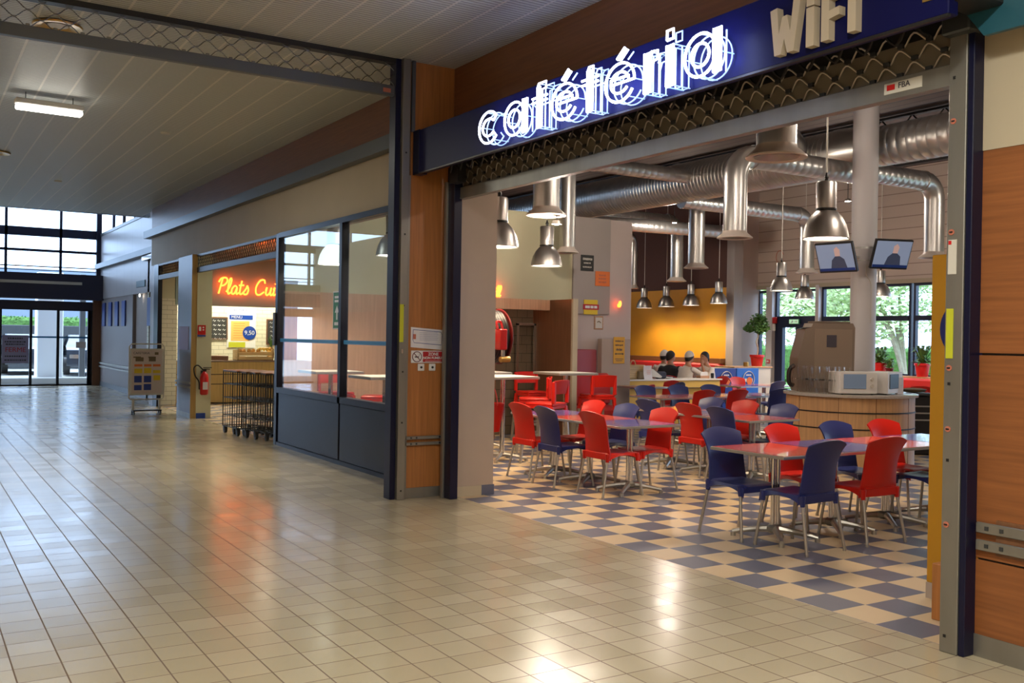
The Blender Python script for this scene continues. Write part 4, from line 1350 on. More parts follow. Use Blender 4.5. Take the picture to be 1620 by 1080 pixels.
batten(1.40, 12.45, 4.16, R(2), 'lit white fluorescent lamp hanging under the ribbed ceiling', 38)
for i, (x, y, e) in enumerate(((1.9, 1.6, 120), (1.4, -2.6, 95), (-1.2, 3.6, 42), (-1.2, -2.2, 42), (-1.2, 12.45, 12), (-1.2, 20.5, 6))):  # unseen lamps added to brighten the mall
    batten(x, y, 4.16, 0, 'unseen lamp added to light the mall, '+('overhead near the cafe opening', 'behind the viewer on the cafe side', 'left of the viewer', 'behind the viewer at the left', 'left of the lit one past the grille', 'far left down the mall')[i], e)
t = thing('round_downlight', 'round bronze ceiling fitting seen through the grille at top left', 'ceiling light', (1.13, 9.55, ZC))
MB().lathe([(0.16, 0.0), (0.21, -0.012), (0.205, -0.028), (0.14, -0.02), (0.10, 0.0)], 28).build('bezel', M['brass'], t)
MB().lathe([(0.09, -0.012), (0.0, -0.014)], 18, cap=False).build('lens', M['white'], t)
t = thing('round_downlight', 'round ceiling fitting near the left edge, beyond the fluorescent lamp', 'ceiling light', (1.16, 16.9, ZC))
MB().lathe([(0.16, 0.0), (0.21, -0.012), (0.205, -0.028), (0.14, -0.02), (0.10, 0.0)], 28).build('bezel', M['brass'], t)
MB().lathe([(0.09, -0.012), (0.0, -0.014)], 18, cap=False).build('lens', M['white'], t)
tag(MB().lathe([(0.0, -0.02), (0.055, -0.018), (0.07, 0.0)], 20, (3.0, 13.84, ZC), cap=False).build('smoke_detector', M['offwhite']), 'small round detector on the ribbed ceiling', 'detector')
for y in (19.5,):
    tag(MB().lathe([(0.0, -0.02), (0.055, -0.018), (0.07, 0.0)], 20, (2.35, y, ZC), cap=False).build('ceiling_speaker', M['offwhite']), 'small pale disc on the ceiling far down the mall', 'detector')

# ================================================================== CAFE FURNITURE
def make_chair(colname):
    m_ = M[colname]
    t = thing('cafe_chair', '', 'chair')
    # seat pan with drooping apron sides
    def seat(u, v):
        x = (u-0.5)*2
        y = -0.20+0.43*v
        hw = 0.215-0.012*v
        z = 0.455-0.022*math.sin(PI*min(1, max(0, v)))*(1-x*x)
        if v > 0.9:
            z -= (v-0.9)*0.18
        if abs(x) > 0.86:
            q = (abs(x)-0.86)/0.14
            arch = abs(v-0.5)*2
            z -= q*(0.03+0.055*arch**2)
            x = math.copysign(0.93+0.07*q, x)
        return (x*hw, y, z)
    s_ = MB().sheet(seat, 18, 12, 0.012)
    s_.box(-0.20, 0.205, 0.385, 0.20, 0.225, 0.435, 0.006)
    s_.box(-0.215, -0.205, 0.38, 0.215, -0.19, 0.45, 0.006)
    for sx in (-1, 1):
        for sy in (-1, 1):
            s_.tube([(sx*0.195, sy*0.195, 0.36), (sx*0.195, sy*0.19, 0.44)], [0.018, 0.027], 8)
    s_.build('seat', m_, t)

    def back(u, v):
        x = (u-0.5)*2
        w_ = 0.216-0.020*math.sin(PI*min(1, v))-0.004*v+0.010*v**8
        y = -0.195-0.070*v-0.055*v**5+0.050*x*x*(0.5+0.5*v)
        z = 0.40+0.425*v+0.045*(1-abs(x)**2.2)*v**3
        if v < 0.12:
            z -= 0.05*(1-v/0.12)*abs(x)**4-0.02
        return (x*w_, y, z)
    MB().sheet(back, 14, 14, 0.012).build('backrest', m_, t)
    for sx in (-1, 1):
        for sy, yy in ((1, 0.245), (-1, -0.265)):
            lg = MB().tube([(sx*0.193, sy*0.19, 0.40), (sx*0.222, yy, 0.012)], 0.0125, 10).build('leg', M['alu'], t)
            MB().cyl(sx*0.222, yy, 0, 0.02, 0.0145, 10).build('foot_cap', M['alu'], lg)
    return t


def make_table(colname, name='cafe_table', x=0.35, y=0.40, topz=0.735):
    t = thing(name, '', 'table')
    tp = MB().box(-x, -y, topz-0.028, x, y, topz-0.003, 0.003).build('table_top', M['alu_edge'], t, smooth=False)
    MB().box(-x+0.012, -y+0.012, topz-0.004, x-0.012, y-0.012, topz).build('laminate', M[colname], tp, smooth=False)
    for s_ in (-0.028, 0.028):
        MB().cyl(s_, 0, 0.06, topz-0.03, 0.019, 14).build('pole', M['chrome'], t)
    MB().box(-0.065, -0.045, 0.05, 0.065, 0.045, 0.12, 0.02).build('hub', M['steel'], t)
    MB().box(-0.16, -0.16, topz-0.045, 0.16, 0.16, topz-0.028, 0.004).build('top_bracket', M['steel'], t, smooth=False)
    for k in range(4):
        a = R(45+90*k)
        if x < 0.38 and y > 0.38:
            a = [R(52), R(128), R(232), R(308)][k]
        ft = MB()
        pts = [(math.cos(a)*q, math.sin(a)*q, 0.085-0.055*(q/0.36)**1.6) for q in (0.03, 0.12, 0.2, 0.28, 0.34)]
        ft.tube(pts, [0.032, 0.026, 0.022, 0.02, 0.018], 8)
        ft.cyl(math.cos(a)*0.335, math.sin(a)*0.335, 0.0, 0.03, 0.022, 12)
        ft.build('foot', M['alu'], t)
    return t


chR, chB = make_chair('red'), make_chair('blue')
uR, uB = [], []


def chair(c, x, y, rz, label, dz=0.0):
    place(chR if c == 'r' else chB, uR if c == 'r' else uB, (x, y, 0), R(rz), label, 'moulded cafe chairs')


tabR, tabB = make_table('lam_red'), make_table('lam_blue')
vR, vB = [], []


def table(c, x, y, rz, label):
    place(tabR if c == 'r' else tabB, vR if c == 'r' else vB, (x, y, 0), R(rz), label, 'square-topped cafe tables')


# nearest row (runs away to the right)
table('r', 6.07, 5.62, 0, 'red-topped table at the near end of the front row')
table('b', 6.77, 5.62, 0, 'violet-topped table second in the front row, behind the nearest navy chair')
table('r', 7.47, 5.62, 0, 'red-topped table third in the front row, beyond the violet one')
table('b', 8.17, 5.62, 0, 'violet-topped table at the far right of the front row')
chair('b', 5.99, 5.30, 2, 'navy chair nearest the viewer, its back turned, at the front row')
chair('r', 6.73, 5.30, -3, 'red chair with its back turned, right of the nearest navy chair')
chair('b', 7.80, 5.42, 0, 'navy chair cut by the mustard panel, seat visible at the right')
chair('b', 5.95, 5.88, 178, 'navy chair at the left end of the front row, facing the viewer')
chair('r', 6.75, 5.93, 181, 'bright red chair behind the red and violet tables, facing the viewer')
chair('b', 7.47, 5.93, 179, 'blue chair before the round wooden counter, facing the viewer')
chair('r', 8.12, 5.90, 176, 'bright red chair at the right before the round counter, facing the viewer')
# left row (runs away from the viewer along the pier side)
table('b', 6.52, 8.07, 90, 'violet-topped table with the white edge at the near end of the left row')
table('r', 6.52, 8.77, 90, 'red-topped table in the middle of the left row')
table('b', 6.52, 9.47, 90, 'violet-topped table at the far end of the left row, by the high tables')
chair('r', 6.27, 8.07, -90, 'dark red chair with its back turned at the near end of the left row')
chair('b', 6.20, 8.82, -92, 'navy chair with its back turned in the middle of the left row')
chair('r', 6.27, 9.46, -88, 'red chair seen edge-on at the far end of the left row')
chair('r', 6.80, 8.15, 90, 'bright red chair at the near end of the left row, facing left')
chair('b', 6.84, 8.85, 90, 'blue chair in the middle of the left row, facing left')
chair('r', 6.84, 9.48, 90, 'small-looking bright red chair at the far end of the left row, facing left')
# middle row
table('r', 8.35, 8.10, 90, 'red-topped table with pale edge at the near end of the middle row')
table('b', 8.35, 8.80, 90, 'violet-topped table in the centre of the middle row')
table('r', 8.35, 9.50, 90, 'red-topped table at the far end of the middle row')
chair('b', 8.10, 8.10, -92, 'navy chair with its back turned behind the front row end chair')
chair('r', 8.20, 8.75, -90, 'large dark red chair with its back turned in the middle row')
chair('b', 8.20, 9.50, -88, 'navy chair with its back turned at the far end of the middle row')
chair('b', 8.72, 8.20, 88, 'navy chair at the near right of the middle row, left of the round counter')
chair('r', 8.75, 8.85, 92, 'red chair top showing between the two navy ones in the middle row')
chair('b', 8.75, 9.47, 90, 'navy chair top between two dark red backs in the middle row')
# back row
for i, c in enumerate('rrbb'):
    table(c, 10.05+0.7*i, 11.65, 0, ['red table at the left end of the back row before the yellow counter', 'red table second from left in the back row', 'violet table third from left in the back row', 'violet table with a pale edge at the right end of the back row'][i])
chair('r', 10.33, 11.27, 0, 'left one of the two dark red chair backs before the yellow counter')
chair('r', 11.03, 11.27, 2, 'right one of the two dark red chair backs before the yellow counter')
chair('b', 11.95, 11.2, -8, 'nearer one of the two tall blue chair backs left of the glasses')
chair('b', 10.22, 12.03, 180, 'blue chair facing the viewer at the left end of the back row')
chair('b', 10.93, 12.03, 180, 'blue chair second from left behind the back row')
chair('b', 11.65, 12.03, 178, 'blue chair third from left behind the back row')
table('b', 14.2, 14.15, 0, 'violet table before the blue advertising panels')
table('r', 14.9, 14.15, 0, 'red table right of the violet one before the blue advertising panels')
chair('b', 13.85, 14.55, 178, 'blue chair in front of the left blue advertising panel')
chair('r', 14.75, 14.50, 180, 'pinkish red chair in front of the right blue advertising panel')
chair('b', 14.15, 13.35, 6, 'farther one of the two tall blue chair backs left of the glasses')
wt = make_table('wood_top', 'cafe_table', 0.33, 0.33, 0.80)
tag(wt, 'wood-topped table left of the yellow counter', 'table')
wt.location = (11.00, 13.28, 0)
chair('b', 11.42, 13.15, 72, 'blue chair seen edge-on beside the wood-topped table')
chair('r', 11.75, 13.65, 92, 'red chair seen edge-on behind the blue one at the wood-topped table')
chair('r', 10.42, 12.78, 30, 'red chair with its back turned beside the red bench')

# high tables and bar stools
def make_high():
    t = thing('high_table', '', 'table')
    tp = MB().box(-0.35, -0.35, 1.075, 0.35, 0.35, 1.108, 0.004).build('table_top', M['alu_edge'], t, smooth=False)
    MB().box(-0.338, -0.338, 1.107, 0.338, 0.338, 1.111).build('laminate', M['white'], tp, smooth=False)
    MB().cyl(0, 0, 0.05, 1.08, 0.032, 14).build('pole', M['chrome'], t)
    for k in range(4):
        a = R(45+90*k)
        MB().tube([(math.cos(a)*q, math.sin(a)*q, 0.085-0.055*(q/0.36)**1.6) for q in (0.03, 0.12, 0.2, 0.28, 0.34)], [0.032, 0.026, 0.022, 0.02, 0.018], 8).cyl(math.cos(a)*.33, math.sin(a)*.33, 0, .03, .022, 10).build('foot', M['alu'], t)
    return t


def make_stool():
    t = thing('bar_stool', '', 'stool')
    s_ = MB().box(-0.20, -0.20, 0.745, 0.20, 0.20, 0.785, 0.012).box(-0.20, -0.20, 0.71, 0.20, 0.20, 0.75, 0.006)
    s_.build('seat', M['red'], t)
    b_ = MB()
    b_.box(-0.21, -0.235, 0.78, -0.165, -0.185, 1.06, 0.008).box(0.165, -0.235, 0.78, 0.21, -0.185, 1.06, 0.008)

    def bk(u, v):
        x = (u-0.5)*2
        return (x*0.205, -0.225+0.02*x*x-0.03*v, 0.90+0.17*v+0.008*(1-x*x)*v)
    b_.sheet(bk, 10, 4, 0.018)
    b_.build('backrest', M['red'], t)
    for sx in (-1, 1):
        for sy in (-1, 1):
            lg = MB().loft([[(sx*.185+a*.024, sy*.185+b*.024, .74) for a, b in ((-1, -1), (1, -1), (1, 1), (-1, 1))], [(sx*.20+a*.02, sy*.20+b*.02, .56) for a, b in ((-1, -1), (1, -1), (1, 1), (-1, 1))]]).build('leg', M['red'], t, smooth=False)
            MB().loft([[(sx*.20+a*.018, sy*.20+b*.018, .57) for a, b in ((-1, -1), (1, -1), (1, 1), (-1, 1))], [(sx*.235+a*.014, sy*.235+b*.014, 0) for a, b in ((-1, -1), (1, -1), (1, 1), (-1, 1))]]).build('leg_tube', M['alu'], lg, smooth=False)
    MB().box(-.225, .195, .27, .225, .225, .30).box(-.225, -.225, .27, .225, -.195, .30).box(-.225, -.2, .27, -.2, .2, .30).box(.2, -.2, .27, .225, .2, .30).build('footrest', M['alu'], t, smooth=False)
    return t


hi, uh = make_high(), []
for (x, y, lab) in ((6.68, 10.92, 'white high table nearest the greige pier, in front of the hose reel'), (7.15, 12.35, 'high table just behind the nearest one by the pier'), (8.37, 11.9, 'high table with a slim chrome pole before the brown kiosk'), (5.05, 12.85, 'high table behind the left pane of the glass screen'), (5.10, 11.15, 'high table behind the right pane of the glass screen')):
    place(hi, uh, (x, y, 0), 0, lab, 'high tables')
st, us = make_stool(), []
for (x, y, rz, lab) in ((7.05, 10.45, 28, 'red bar stool nearest, between the pier and the left row of tables'),
                        (7.45, 11.35, 60, 'red bar stool in the middle of the three near the pier, seen from the side'),
                        (8.35, 12.75, 178, 'red bar stool facing the viewer beside the brown kiosk opening'),
                        (8.85, 11.75, -10, 'dark red bar stool right of the chrome-legged high table'),
                        (5.35, 13.38, 180, 'red bar stool at the far left behind the glass screen'),
                        (5.55, 12.40, 60, 'red bar stool second from left behind the glass screen'),
                        (5.75, 11.80, 100, 'red bar stool third from left behind the glass screen'),
                        (5.62, 11.0, 95, 'red bar stool nearest the navy frame behind the glass screen')):
    place(st, us, (x, y, 0), R(rz), lab, 'red bar stools')

# ================================================================== ROUND COUNTER, MACHINE, GLASSES
cx, cy = 10.80, 8.72
t = thing('round_counter', 'round wood-clad counter with two dark grooves in the middle of the cafe', 'counter', (cx, cy, 0))
MB().lathe([(0.82, 0.0), (0.82, 0.505), (0.82, 0.52), (0.82, 0.715), (0.82, 0.73), (0.82, 0.915)], 72).build('cladding', M['wood_tan'], t)
for z in (0.51, 0.72):
    MB().lathe([(0.815, z), (0.826, z), (0.826, z+0.016), (0.815, z+0.016)], 72, cap=False).build('groove', M['black'], t)
sb_ = MB()
for a in (-118, -150, -80, -40, 10, 60, 120, 170):
    q = R(a)
    T = Matrix.Rotation(q, 4, 'Z')
    sb_.box(0.818, -0.003, 0, 0.8235, 0.003, 0.915, T=T)
sb_.build('panel_joints', M['wood_brown'], t, smooth=False)
MB().lathe([(0.84, 0.915), (0.86, 0.92), (0.86, 0.95), (0.85, 0.955)], 72).build('worktop', M['greystone'], t)
t = thing('round_column', 'round white column with two televisions rising behind the drinks counter', 'column', (11.88, 9.38, 0))
MB().cyl(0, 0, 0, 5.5, 0.180, 40).build('shaft', M['col'], t)
MB().lathe([(0.178, 2.98), (0.19, 2.98), (0.19, 3.01), (0.178, 3.01)], 40, cap=False).lathe([(0.178, 2.80), (0.19, 2.80), (0.19, 2.82), (0.178, 2.82)], 40, cap=False).build('clamp_band', M['alu_edge'], t)
MB().tube(spline([(-0.12, -0.15, 2.75), (-0.13, -0.15, 2.6), (-0.06, -0.18, 2.45), (-0.05, -0.175, 1.9)], 5), 0.006, 5).build('cable', M['offwhite'], t)


def tv(px, py, d, yaw, roll, tilt, label):
    v = R_0(px, py)*d
    t = thing('television', label, 'television', (v.x, v.y, v.z+CH))
    t.rotation_euler = (R(tilt), R(roll), YAW-PI/2+R(yaw))
    t.scale = (1.02, 1, 1.14)
    L_ = Matrix.LocRotScale(t.location, t.rotation_euler, t.scale).inverted()
    c_ = L_ @ Vector((11.88, 9.38, 2.86))
    MB().tube([(0, 0.05, 0), tuple(Vector((0, 0.05, 0)).lerp(c_, 0.5)+Vector((0, 0, 0.03))), tuple(Vector((0, 0.05, 0)).lerp(c_, 0.8))], 0.02, 8).build('mounting_arm', M['alu_edge'], t)
    MB().box(-0.285, -0.02, -0.19, 0.285, 0.03, 0.19, 0.006).build('housing', M['black'], t, smooth=False)
    s_ = MB().box(-0.268, -0.024, -0.165, 0.268, -0.0205, 0.172).build('screen', M['screen'], t, smooth=False)
    MB().prism([(-.10, -.163), (.16, -.163), (.13, -.02), (.07, .02), (.0, .02), (-.06, -.03)], -0.0265, -0.0245).build('picture_figure', M['screen2'], s_, smooth=False)
    MB().prism([(.0, .02), (.075, .02), (.085, .10), (.045, .14), (.0, .11)], -0.0265, -0.0245).build('picture_face', M['screen3'], s_, smooth=False)
    MB().box(-0.268, -0.028, -0.165, 0.268, -0.0268, -0.13).build('picture_caption', M['adblue2'], s_, smooth=False)
    MB().box(-0.06, 0.03, -0.06, 0.06, 0.10, 0.06, 0.01).build('mounting_plate', M['black'], t, smooth=False)
    return t


tv(1323, 407, 13.6, -50, 0, 22, 'tilted flat television on the left of the round column')
tv(1410, 402, 13.8, 12, 0, 22, 'tilted flat television on the right of the round column')
# drinks machine on the counter, back to us
vx, vy = spot(1303, 13.15)
t = thing('drinks_machine', 'large brown-grey drinks dispenser seen from behind on the round counter', 'dispenser', (vx, vy, 0.955), YAW-PI/2)
MB().prism([(-0.36, 0), (0.35, 0), (0.36, 0.86), (0.33, 0.92), (-0.20, 0.92), (-0.22, 0.86), (-0.30, 0.84), (-0.39, 0.45), (-0.40, 0.08)], -0.18, 0.22).build('body', M['machine'], t, smooth=False)
MB().box(-0.18, -0.19, 0.05, 0.32, -0.181, 0.84, 0.003).build('rear_panel', mat('machine_rear_panel', (0.33, 0.26, 0.20), rough=0.35, metal=0.5), t, smooth=False)
MB().box(-0.02, -0.197, 0.60, 0.11, -0.19, 0.76).build('vent_grid', M['ink'], t, smooth=False)
MB().box(-0.40, -0.15, 0.86, -0.22, 0.15, 0.86).box(-0.16, -0.17, 0.92, 0.30, 0.2, 0.945, 0.006).build('lid', M['machine'], t, smooth=False)
MB().tube(spline([(-0.40, -0.05, 0.35), (-0.47, -0.05, 0.28), (-0.47, -0.05, 0.12), (-0.41, -0.05, 0.08)], 5), 0.03, 8).build('spout', M['black'], t)
# upside-down glasses
gl = MB().lathe([(0.043, 0.0), (0.030, 0.07), (0.032, 0.105), (0.041, 0.17), (0.043, 0.185), (0.039, 0.185), (0.037, 0.17), (0.028, 0.105), (0.026, 0.07), (0.038, 0.005)], 16, cap=False).build('drinking_glass', M['cup'])
tag(gl, 'stacked clear drinking glass at the front left of the round counter', 'glass')
ug = []
a0 = math.atan2(-cy, -cx)
for j in range(11):
    for l_ in range(2):
        for r_ in (0.78, 0.68):
            a = a0+R(-62+j*9.2+(4 if r_ < 0.7 else 0))
            x, y = cx+r_*math.cos(a), cy+r_*math.sin(a)
            # keep the row to the left of the microwave as seen from the mall
            px = 810+FPX*(Vector((x, y, 0)).dot(RR))/(Vector((x, y, 0)).dot(F_))
            if px > 1346:
                continue
            place(gl, ug, (x, y, 0.955+l_*0.165), 0.3*j, 'clear drinking glass in the double row on the round counter', 'glasses on the round counter')


def microwave(px, d, yaw, label, door):
    x, y = spot(px, d)
    t = thing('microwave', label, 'microwave', (x, y, 0.958), yaw)
    MB().box(-0.25, -0.17, 0.012, 0.25, 0.17, 0.29, 0.008).build('casing', M['white'], t, smooth=False)
    MB().box(-0.20, -0.178, 0.075, 0.10, -0.171, 0.262, 0.004).build('door_window', door, t, smooth=False)
    for z in (0.115, 0.20):
        MB().lathe([(0.022, -0.01), (0.022, 0.01)], 16, T=Matrix.Translation((0.175, -0.18, z)) @ Matrix.Rotation(PI/2, 4, 'X')).build('knob', M['offwhite'], t)
    ft = MB()
    for sx in (-.2, .2):
        for sy in (-.13, .13):
            ft.cyl(sx, sy, 0, 0.014, 0.015, 8)
    ft.build('feet', M['black'], t)
    return t


microwave(1350, 12.55, YAW-PI/2+R(6), 'white microwave with a pale blue window beside the glasses', mat('pale_blue_window', (0.25, 0.38, 0.60), rough=0.12, coat=0.5))
microwave(1397, 12.75, YAW-PI/2+R(48), 'white microwave with a dark window turned to the right', M['black'])
x, y = spot(1424, 12.75)
tag(MB().box(-0.06, -0.02, 0, 0.06, 0.02, 0.22, 0.003).build('paper_holder', M['paper'], loc=(x, y, 0.956)), 'upright pale card holder at the right end of the round counter', 'holder')
# stack of black trays / bin right of the counter
x, y = spot(1447, 14.4)
t = thing('tray_trolley', 'black trolley stacked with trays right of the round counter', 'trolley', (x, y, 0), YAW-PI/2)
MB().box(-0.2, -0.2, 0.0, 0.2, 0.2, 0.86, 0.02).build('cabinet', M['black'], t, smooth=False)
MB().box(-0.21, -0.21, 0.86, 0.21, 0.21, 0.90, 0.01).build('tray', M['steel_dark'], t, smooth=False)
for z in (0.6, 0.7, 0.5):
    MB().box(-0.16, -0.21, z, 0.16, -0.2, z+0.02).build('handle', M['alu_edge'], t, smooth=False)
MB().lathe([(0.02, 0.90), (0.15, 0.915), (0.18, 0.95), (0.1, 0.965), (0.0, 0.97)], 14).build('bread_basket', M['stem'], t)

# ================================================================== LAMPS
def make_lamp():
    t = thing('pendant_lamp', '', 'lamp')
    MB().lathe([(0.205, 0.0), (0.212, 0.006), (0.205, 0.05), (0.185, 0.13), (0.150, 0.20), (0.105, 0.25), (0.08, 0.27), (0.075, 0.27), (0.10, 0.245), (0.145, 0.195), (0.178, 0.13), (0.198, 0.05)], 32, cap=False).build('shade', M['lamp_alu'], t)
    MB().lathe([(0.196, 0.012), (0.176, 0.13), (0.143, 0.19), (0.09, 0.245), (0.0, 0.25)], 28, cap=False).build('shade_lining', M['lamp_in'], t)
    MB().lathe([(0.0, 0.09), (0.05, 0.11), (0.06, 0.16), (0.03, 0.24)], 14).build('bulb', M['bulb'], t)
    MB().lathe([(0.095, 0.268), (0.095, 0.285)], 24).build('neck_ring', M['black'], t)
    MB().lathe([(0.092, 0.285), (0.094, 0.52), (0.085, 0.535)], 24).build('ballast_housing', M['lamp_alu'], t)
    MB().lathe([(0.02, 0.53), (0.016, 0.56), (0.022, 0.575), (0.012, 0.60), (0.008, 0.62)], 10).build('hook', M['black'], t)
    MB().tube([(0, 0, 0.60), (0, 0, 3.05)], 0.008, 6).build('cord', M['offwhite'], t)
    return t


lp, ul = make_lamp(), []
lamps = ((7.295, 6.193, 'large near pendant lamp in front of the round column'),
         (7.33, 10.91, 'satin metal pendant lamp left, under the flanged air duct'),
         (5.42, 8.99, 'pendant lamp half hidden by the greige pier'),
         (14.07, 12.97, 'pendant lamp before the siding left of the column'),
         (17.05, 15.03, 'pendant lamp in front of the glazed cafe door'),
         (17.0, 13.0, 'pendant lamp just right of the round column, before the window'),
         (16.3, 17.0, 'rightmost pendant lamp before the yellow wall'),
         (16.6, 18.25, 'second from right of the four pendant lamps before the yellow wall'),
         (16.6, 19.2, 'third from right of the four pendant lamps before the yellow wall'),
         (16.6, 20.05, 'leftmost pendant lamp before the yellow wall'),
         (5.02, 12.746, 'lit pendant lamp behind the left pane of the glass screen'),
         (5.048, 10.863, 'pendant lamp behind the glass screen, cut by the navy post'))
for i, (x, y, lab) in enumerate(lamps):
    if 6 <= i <= 9:
        px = (1137, 1093, 1054, 1019)[i-6]
        yy = (480, 483, 485, 487)[i-6]
        v = R_0(px, yy)
        d = 0.97/v.z
        x, y = v.x*d, v.y*d
        q = 16.9/x
        x, y, z = v.x*d*q, v.y*d*q, CH+0.97*q
    else:
        z = 2.58
    place(lp, ul, (x, y, z), 0, lab, 'bell-shaped pendant lamps')
    if i == 10:
        for ch in ul[-1].children:
            if ch.name.startswith('shade') and 'lining' not in ch.name:
                ch.material_slots[0].link = 'OBJECT'
                ch.material_slots[0].material = mat('translucent_glowing_shade', (0.8, 0.8, 0.75), rough=0.4, emit=(0.95, 1.0, 0.90), es=1.1)
    light('pendant_glow', 'SPOT', (x, y, z+0.06), 60 if i > 5 and i < 10 else 125, WARM, 0.17, angle=R(135), blend=0.6)

hl = thing('halogen_and_fill_lamp', '', 'lamp')
MB().lathe([(0.0, 0.05), (0.05, 0.045), (0.06, 0.0), (0.052, -0.002), (0.045, 0.03)], 16, cap=False).build('reflector', M['lamp_alu'], hl)
MB().lathe([(0.0, -0.012), (0.03, 0.0), (0.0, 0.03)], 12).build('bulb', M['bulb'], hl)
MB().tube([(0, 0, 0.04), (0, 0, 1.35)], 0.006, 5).build('stem', M['steel_dark'], hl)
uh2 = []  # first lamp is a real halogen, the rest are added to brighten the cafe
for x, y, z, e, lab in ((6.54, 9.53, 2.96, 60, 'tiny bright halogen lamp under the left flanged duct'), (7.6, 4.6, 4.2, 45, 'added fill lamp high inside the cafe behind the shutter, right'),
                        (7.6, 7.6, 4.2, 45, 'added fill lamp high inside the cafe behind the shutter, centre'), (8.6, 11.6, 4.2, 45, 'added fill lamp high above the slim chrome high table'),
                        (10.3, 6.0, 4.2, 45, 'added fill lamp high between the near pendant and the main duct'), (14.6, 7.0, 4.2, 45, 'added fill lamp high behind the main duct, right'),
                        (14.6, 11.9, 4.2, 45, 'added fill lamp high behind the round column'), (14.4, 16.4, 4.2, 45, 'added fill lamp high before the siding, left'), (14.4, 21.0, 4.2, 30, 'added fill lamp high in the yellow room')):
    place(hl, uh2, (x, y, z), 0, lab, 'halogen lamps')
    light('halogen_and_fill_glow', 'POINT', (x, y, z-0.08), e*1.35, (1.0, 0.86, 0.72), 0.10)

# ================================================================== AIR DUCTS
def ribbed(mb, p0, p1, r, pitch=0.09, n=24, groove=0.010):
    p0, p1 = Vector(p0), Vector(p1)
    L = (p1-p0).length
    k = int(L/pitch)
    pts, rs = [], []
    for i in range(k):
        for f, rr in ((0.0, r-groove), (0.12, r), (0.88, r)):
            pts.append(p0+(p1-p0)*((i+f)/k))
            rs.append(rr)
    mb.tube(pts, rs, n)
    return mb


t = thing('main_air_duct', 'large ribbed silver air duct running above the whole cafe', 'duct', (12.45, 0, 0))
ribbed(MB(), (0, 10.2, 4.58), (0, 26, 4.58), 0.37).build('wide_section', M['duct'], t)
ribbed(MB(), (0, 3.2, 4.58), (0, 9.75, 4.58), 0.30, 0.16).build('narrow_section', M['duct'], t)
MB().tube([(0, 9.70, 4.58), (0, 9.8, 4.58), (0, 10.15, 4.58), (0, 10.25, 4.58)], [0.305, 0.31, 0.375, 0.38], 28).build('reducer', M['duct'], t)
many('collar', MB().tube([(0, 0, 0), (0, 0.06, 0)], 0.383, 28), [(0, 10.25, 4.58), (0, 14.0, 4.58)], M['duct'], t, True)


def diffuser(x, y, z, zt, r, label, branch=None, fl=1.0, rb=None):
    """vertical drop with a flared ring; branch: (x,y,z) of the far end of the horizontal run"""
    t = thing('air_duct', label, 'duct', (x, y, z), 0)
    if branch:
        b = Vector(branch)-Vector((x, y, z))
        top = zt-z
        hv = Vector((b.x, b.y, 0)).normalized()
        e = r*1.9
        pts = [(0, 0, 0.1), (0, 0, top-e)]
        for q in range(1, 7):
            a = PI/2*q/6
            pts.append(tuple(hv*(e*(1-math.cos(a)))+Vector((0, 0, top-e+e*math.sin(a)))))
        MB().tube(pts, r, 22).build('drop_and_elbow', M['duct'], t)
        ribbed(MB(), tuple(hv*e+Vector((0, 0, top))), tuple(Vector((b.x, b.y, top))), r*0.98, 0.14, 20, 0.006).build('branch', M['duct'], t)
        MB().tube([tuple(hv*(e*1.0)+Vector((0, 0, top))), tuple(hv*(e*1.0+0.05)+Vector((0, 0, top)))], r*1.07, 22).build('collar', M['duct'], t)
    else:
        MB().tube([(0, 0, 0.1), (0, 0, zt-z)], r, 24).build('drop', M['duct'], t)
    MB().lathe([(r*1.01, 0.10), (r*1.05, 0.075), (r*1.42*fl, 0.025), (r*1.52*fl, 0.012), (r*1.52*fl, 0.0), (r*1.42*fl, -0.004), (r*1.15, 0.012), (r*0.95, 0.04)], 32, cap=False).build('flange', mat_fl, t)
    MB().lathe([(r*1.12, 0.005), (r*0.6, 0.05), (r*0.2, 0.03), (0, 0.03)], 24, cap=False).build('diffuser_plate', M['steel'], t)
    return t


mat_fl = mat('off_white_flange', (0.60, 0.52, 0.46), rough=0.4)
diffuser(5.779, 5.402, 3.05, 4.9, 0.155, 'nearest flanged duct outlet, cut off by the shutter rail')
diffuser(6.385, 9.527, 3.05, 4.9, 0.155, 'flanged duct outlet at the left above a pendant lamp')
diffuser(9.70, 9.80, 3.03, 4.18, 0.16, 'long vertical duct outlet in the middle with an elbow at its top', (12.2, 9.8, 4.1))
diffuser(13.25, 14.43, 3.04, 4.55, 0.16, 'vertical duct outlet behind the middle one, above the yellow wall lamps', (12.5, 14.43, 4.4))
diffuser(15.98, 18.09, 3.05, 4.5, 0.16, 'vertical duct outlet with an elbow close to the yellow wall', (12.7, 18.09, 4.5))
diffuser(16.2, 20.0, 2.95, 4.3, 0.09, 'thin vertical duct at the dark left end of the yellow room', (12.7, 20.0, 4.3))
diffuser(9.444, 13.443, 3.05, 4.6, 0.13, 'vertical duct outlet before the cream wall at the left', (12.3, 13.443, 4.6))
diffuser(15.879, 13.956, 3.05, 4.25, 0.15, 'vertical duct outlet with an elbow left of the televisions', (12.4, 13.956, 4.3))
diffuser(14.5, 10.06, 3.05, 4.30, 0.16, 'vertical duct outlet with an elbow at the far right', (12.3, 10.06, 4.35))
t = thing('branch_air_duct', 'lilac-tinted branch duct crossing in front of the main duct, right', 'duct', (0, 0, 0))
ribbed(MB(), (9.6, 9.2, 4.72), (12.1, 10.9, 4.72), 0.19, 0.14, 20, 0.006).build('pipe', M['duct'], t)
t = thing('branch_air_duct', 'branch duct at the top right corner of the cafe opening', 'duct', (0, 0, 0))
ribbed(MB(), (9.0, 5.2, 4.30), (11.9, 6.8, 4.75), 0.25, 0.13, 20, 0.008).build('pipe', M['duct'], t)
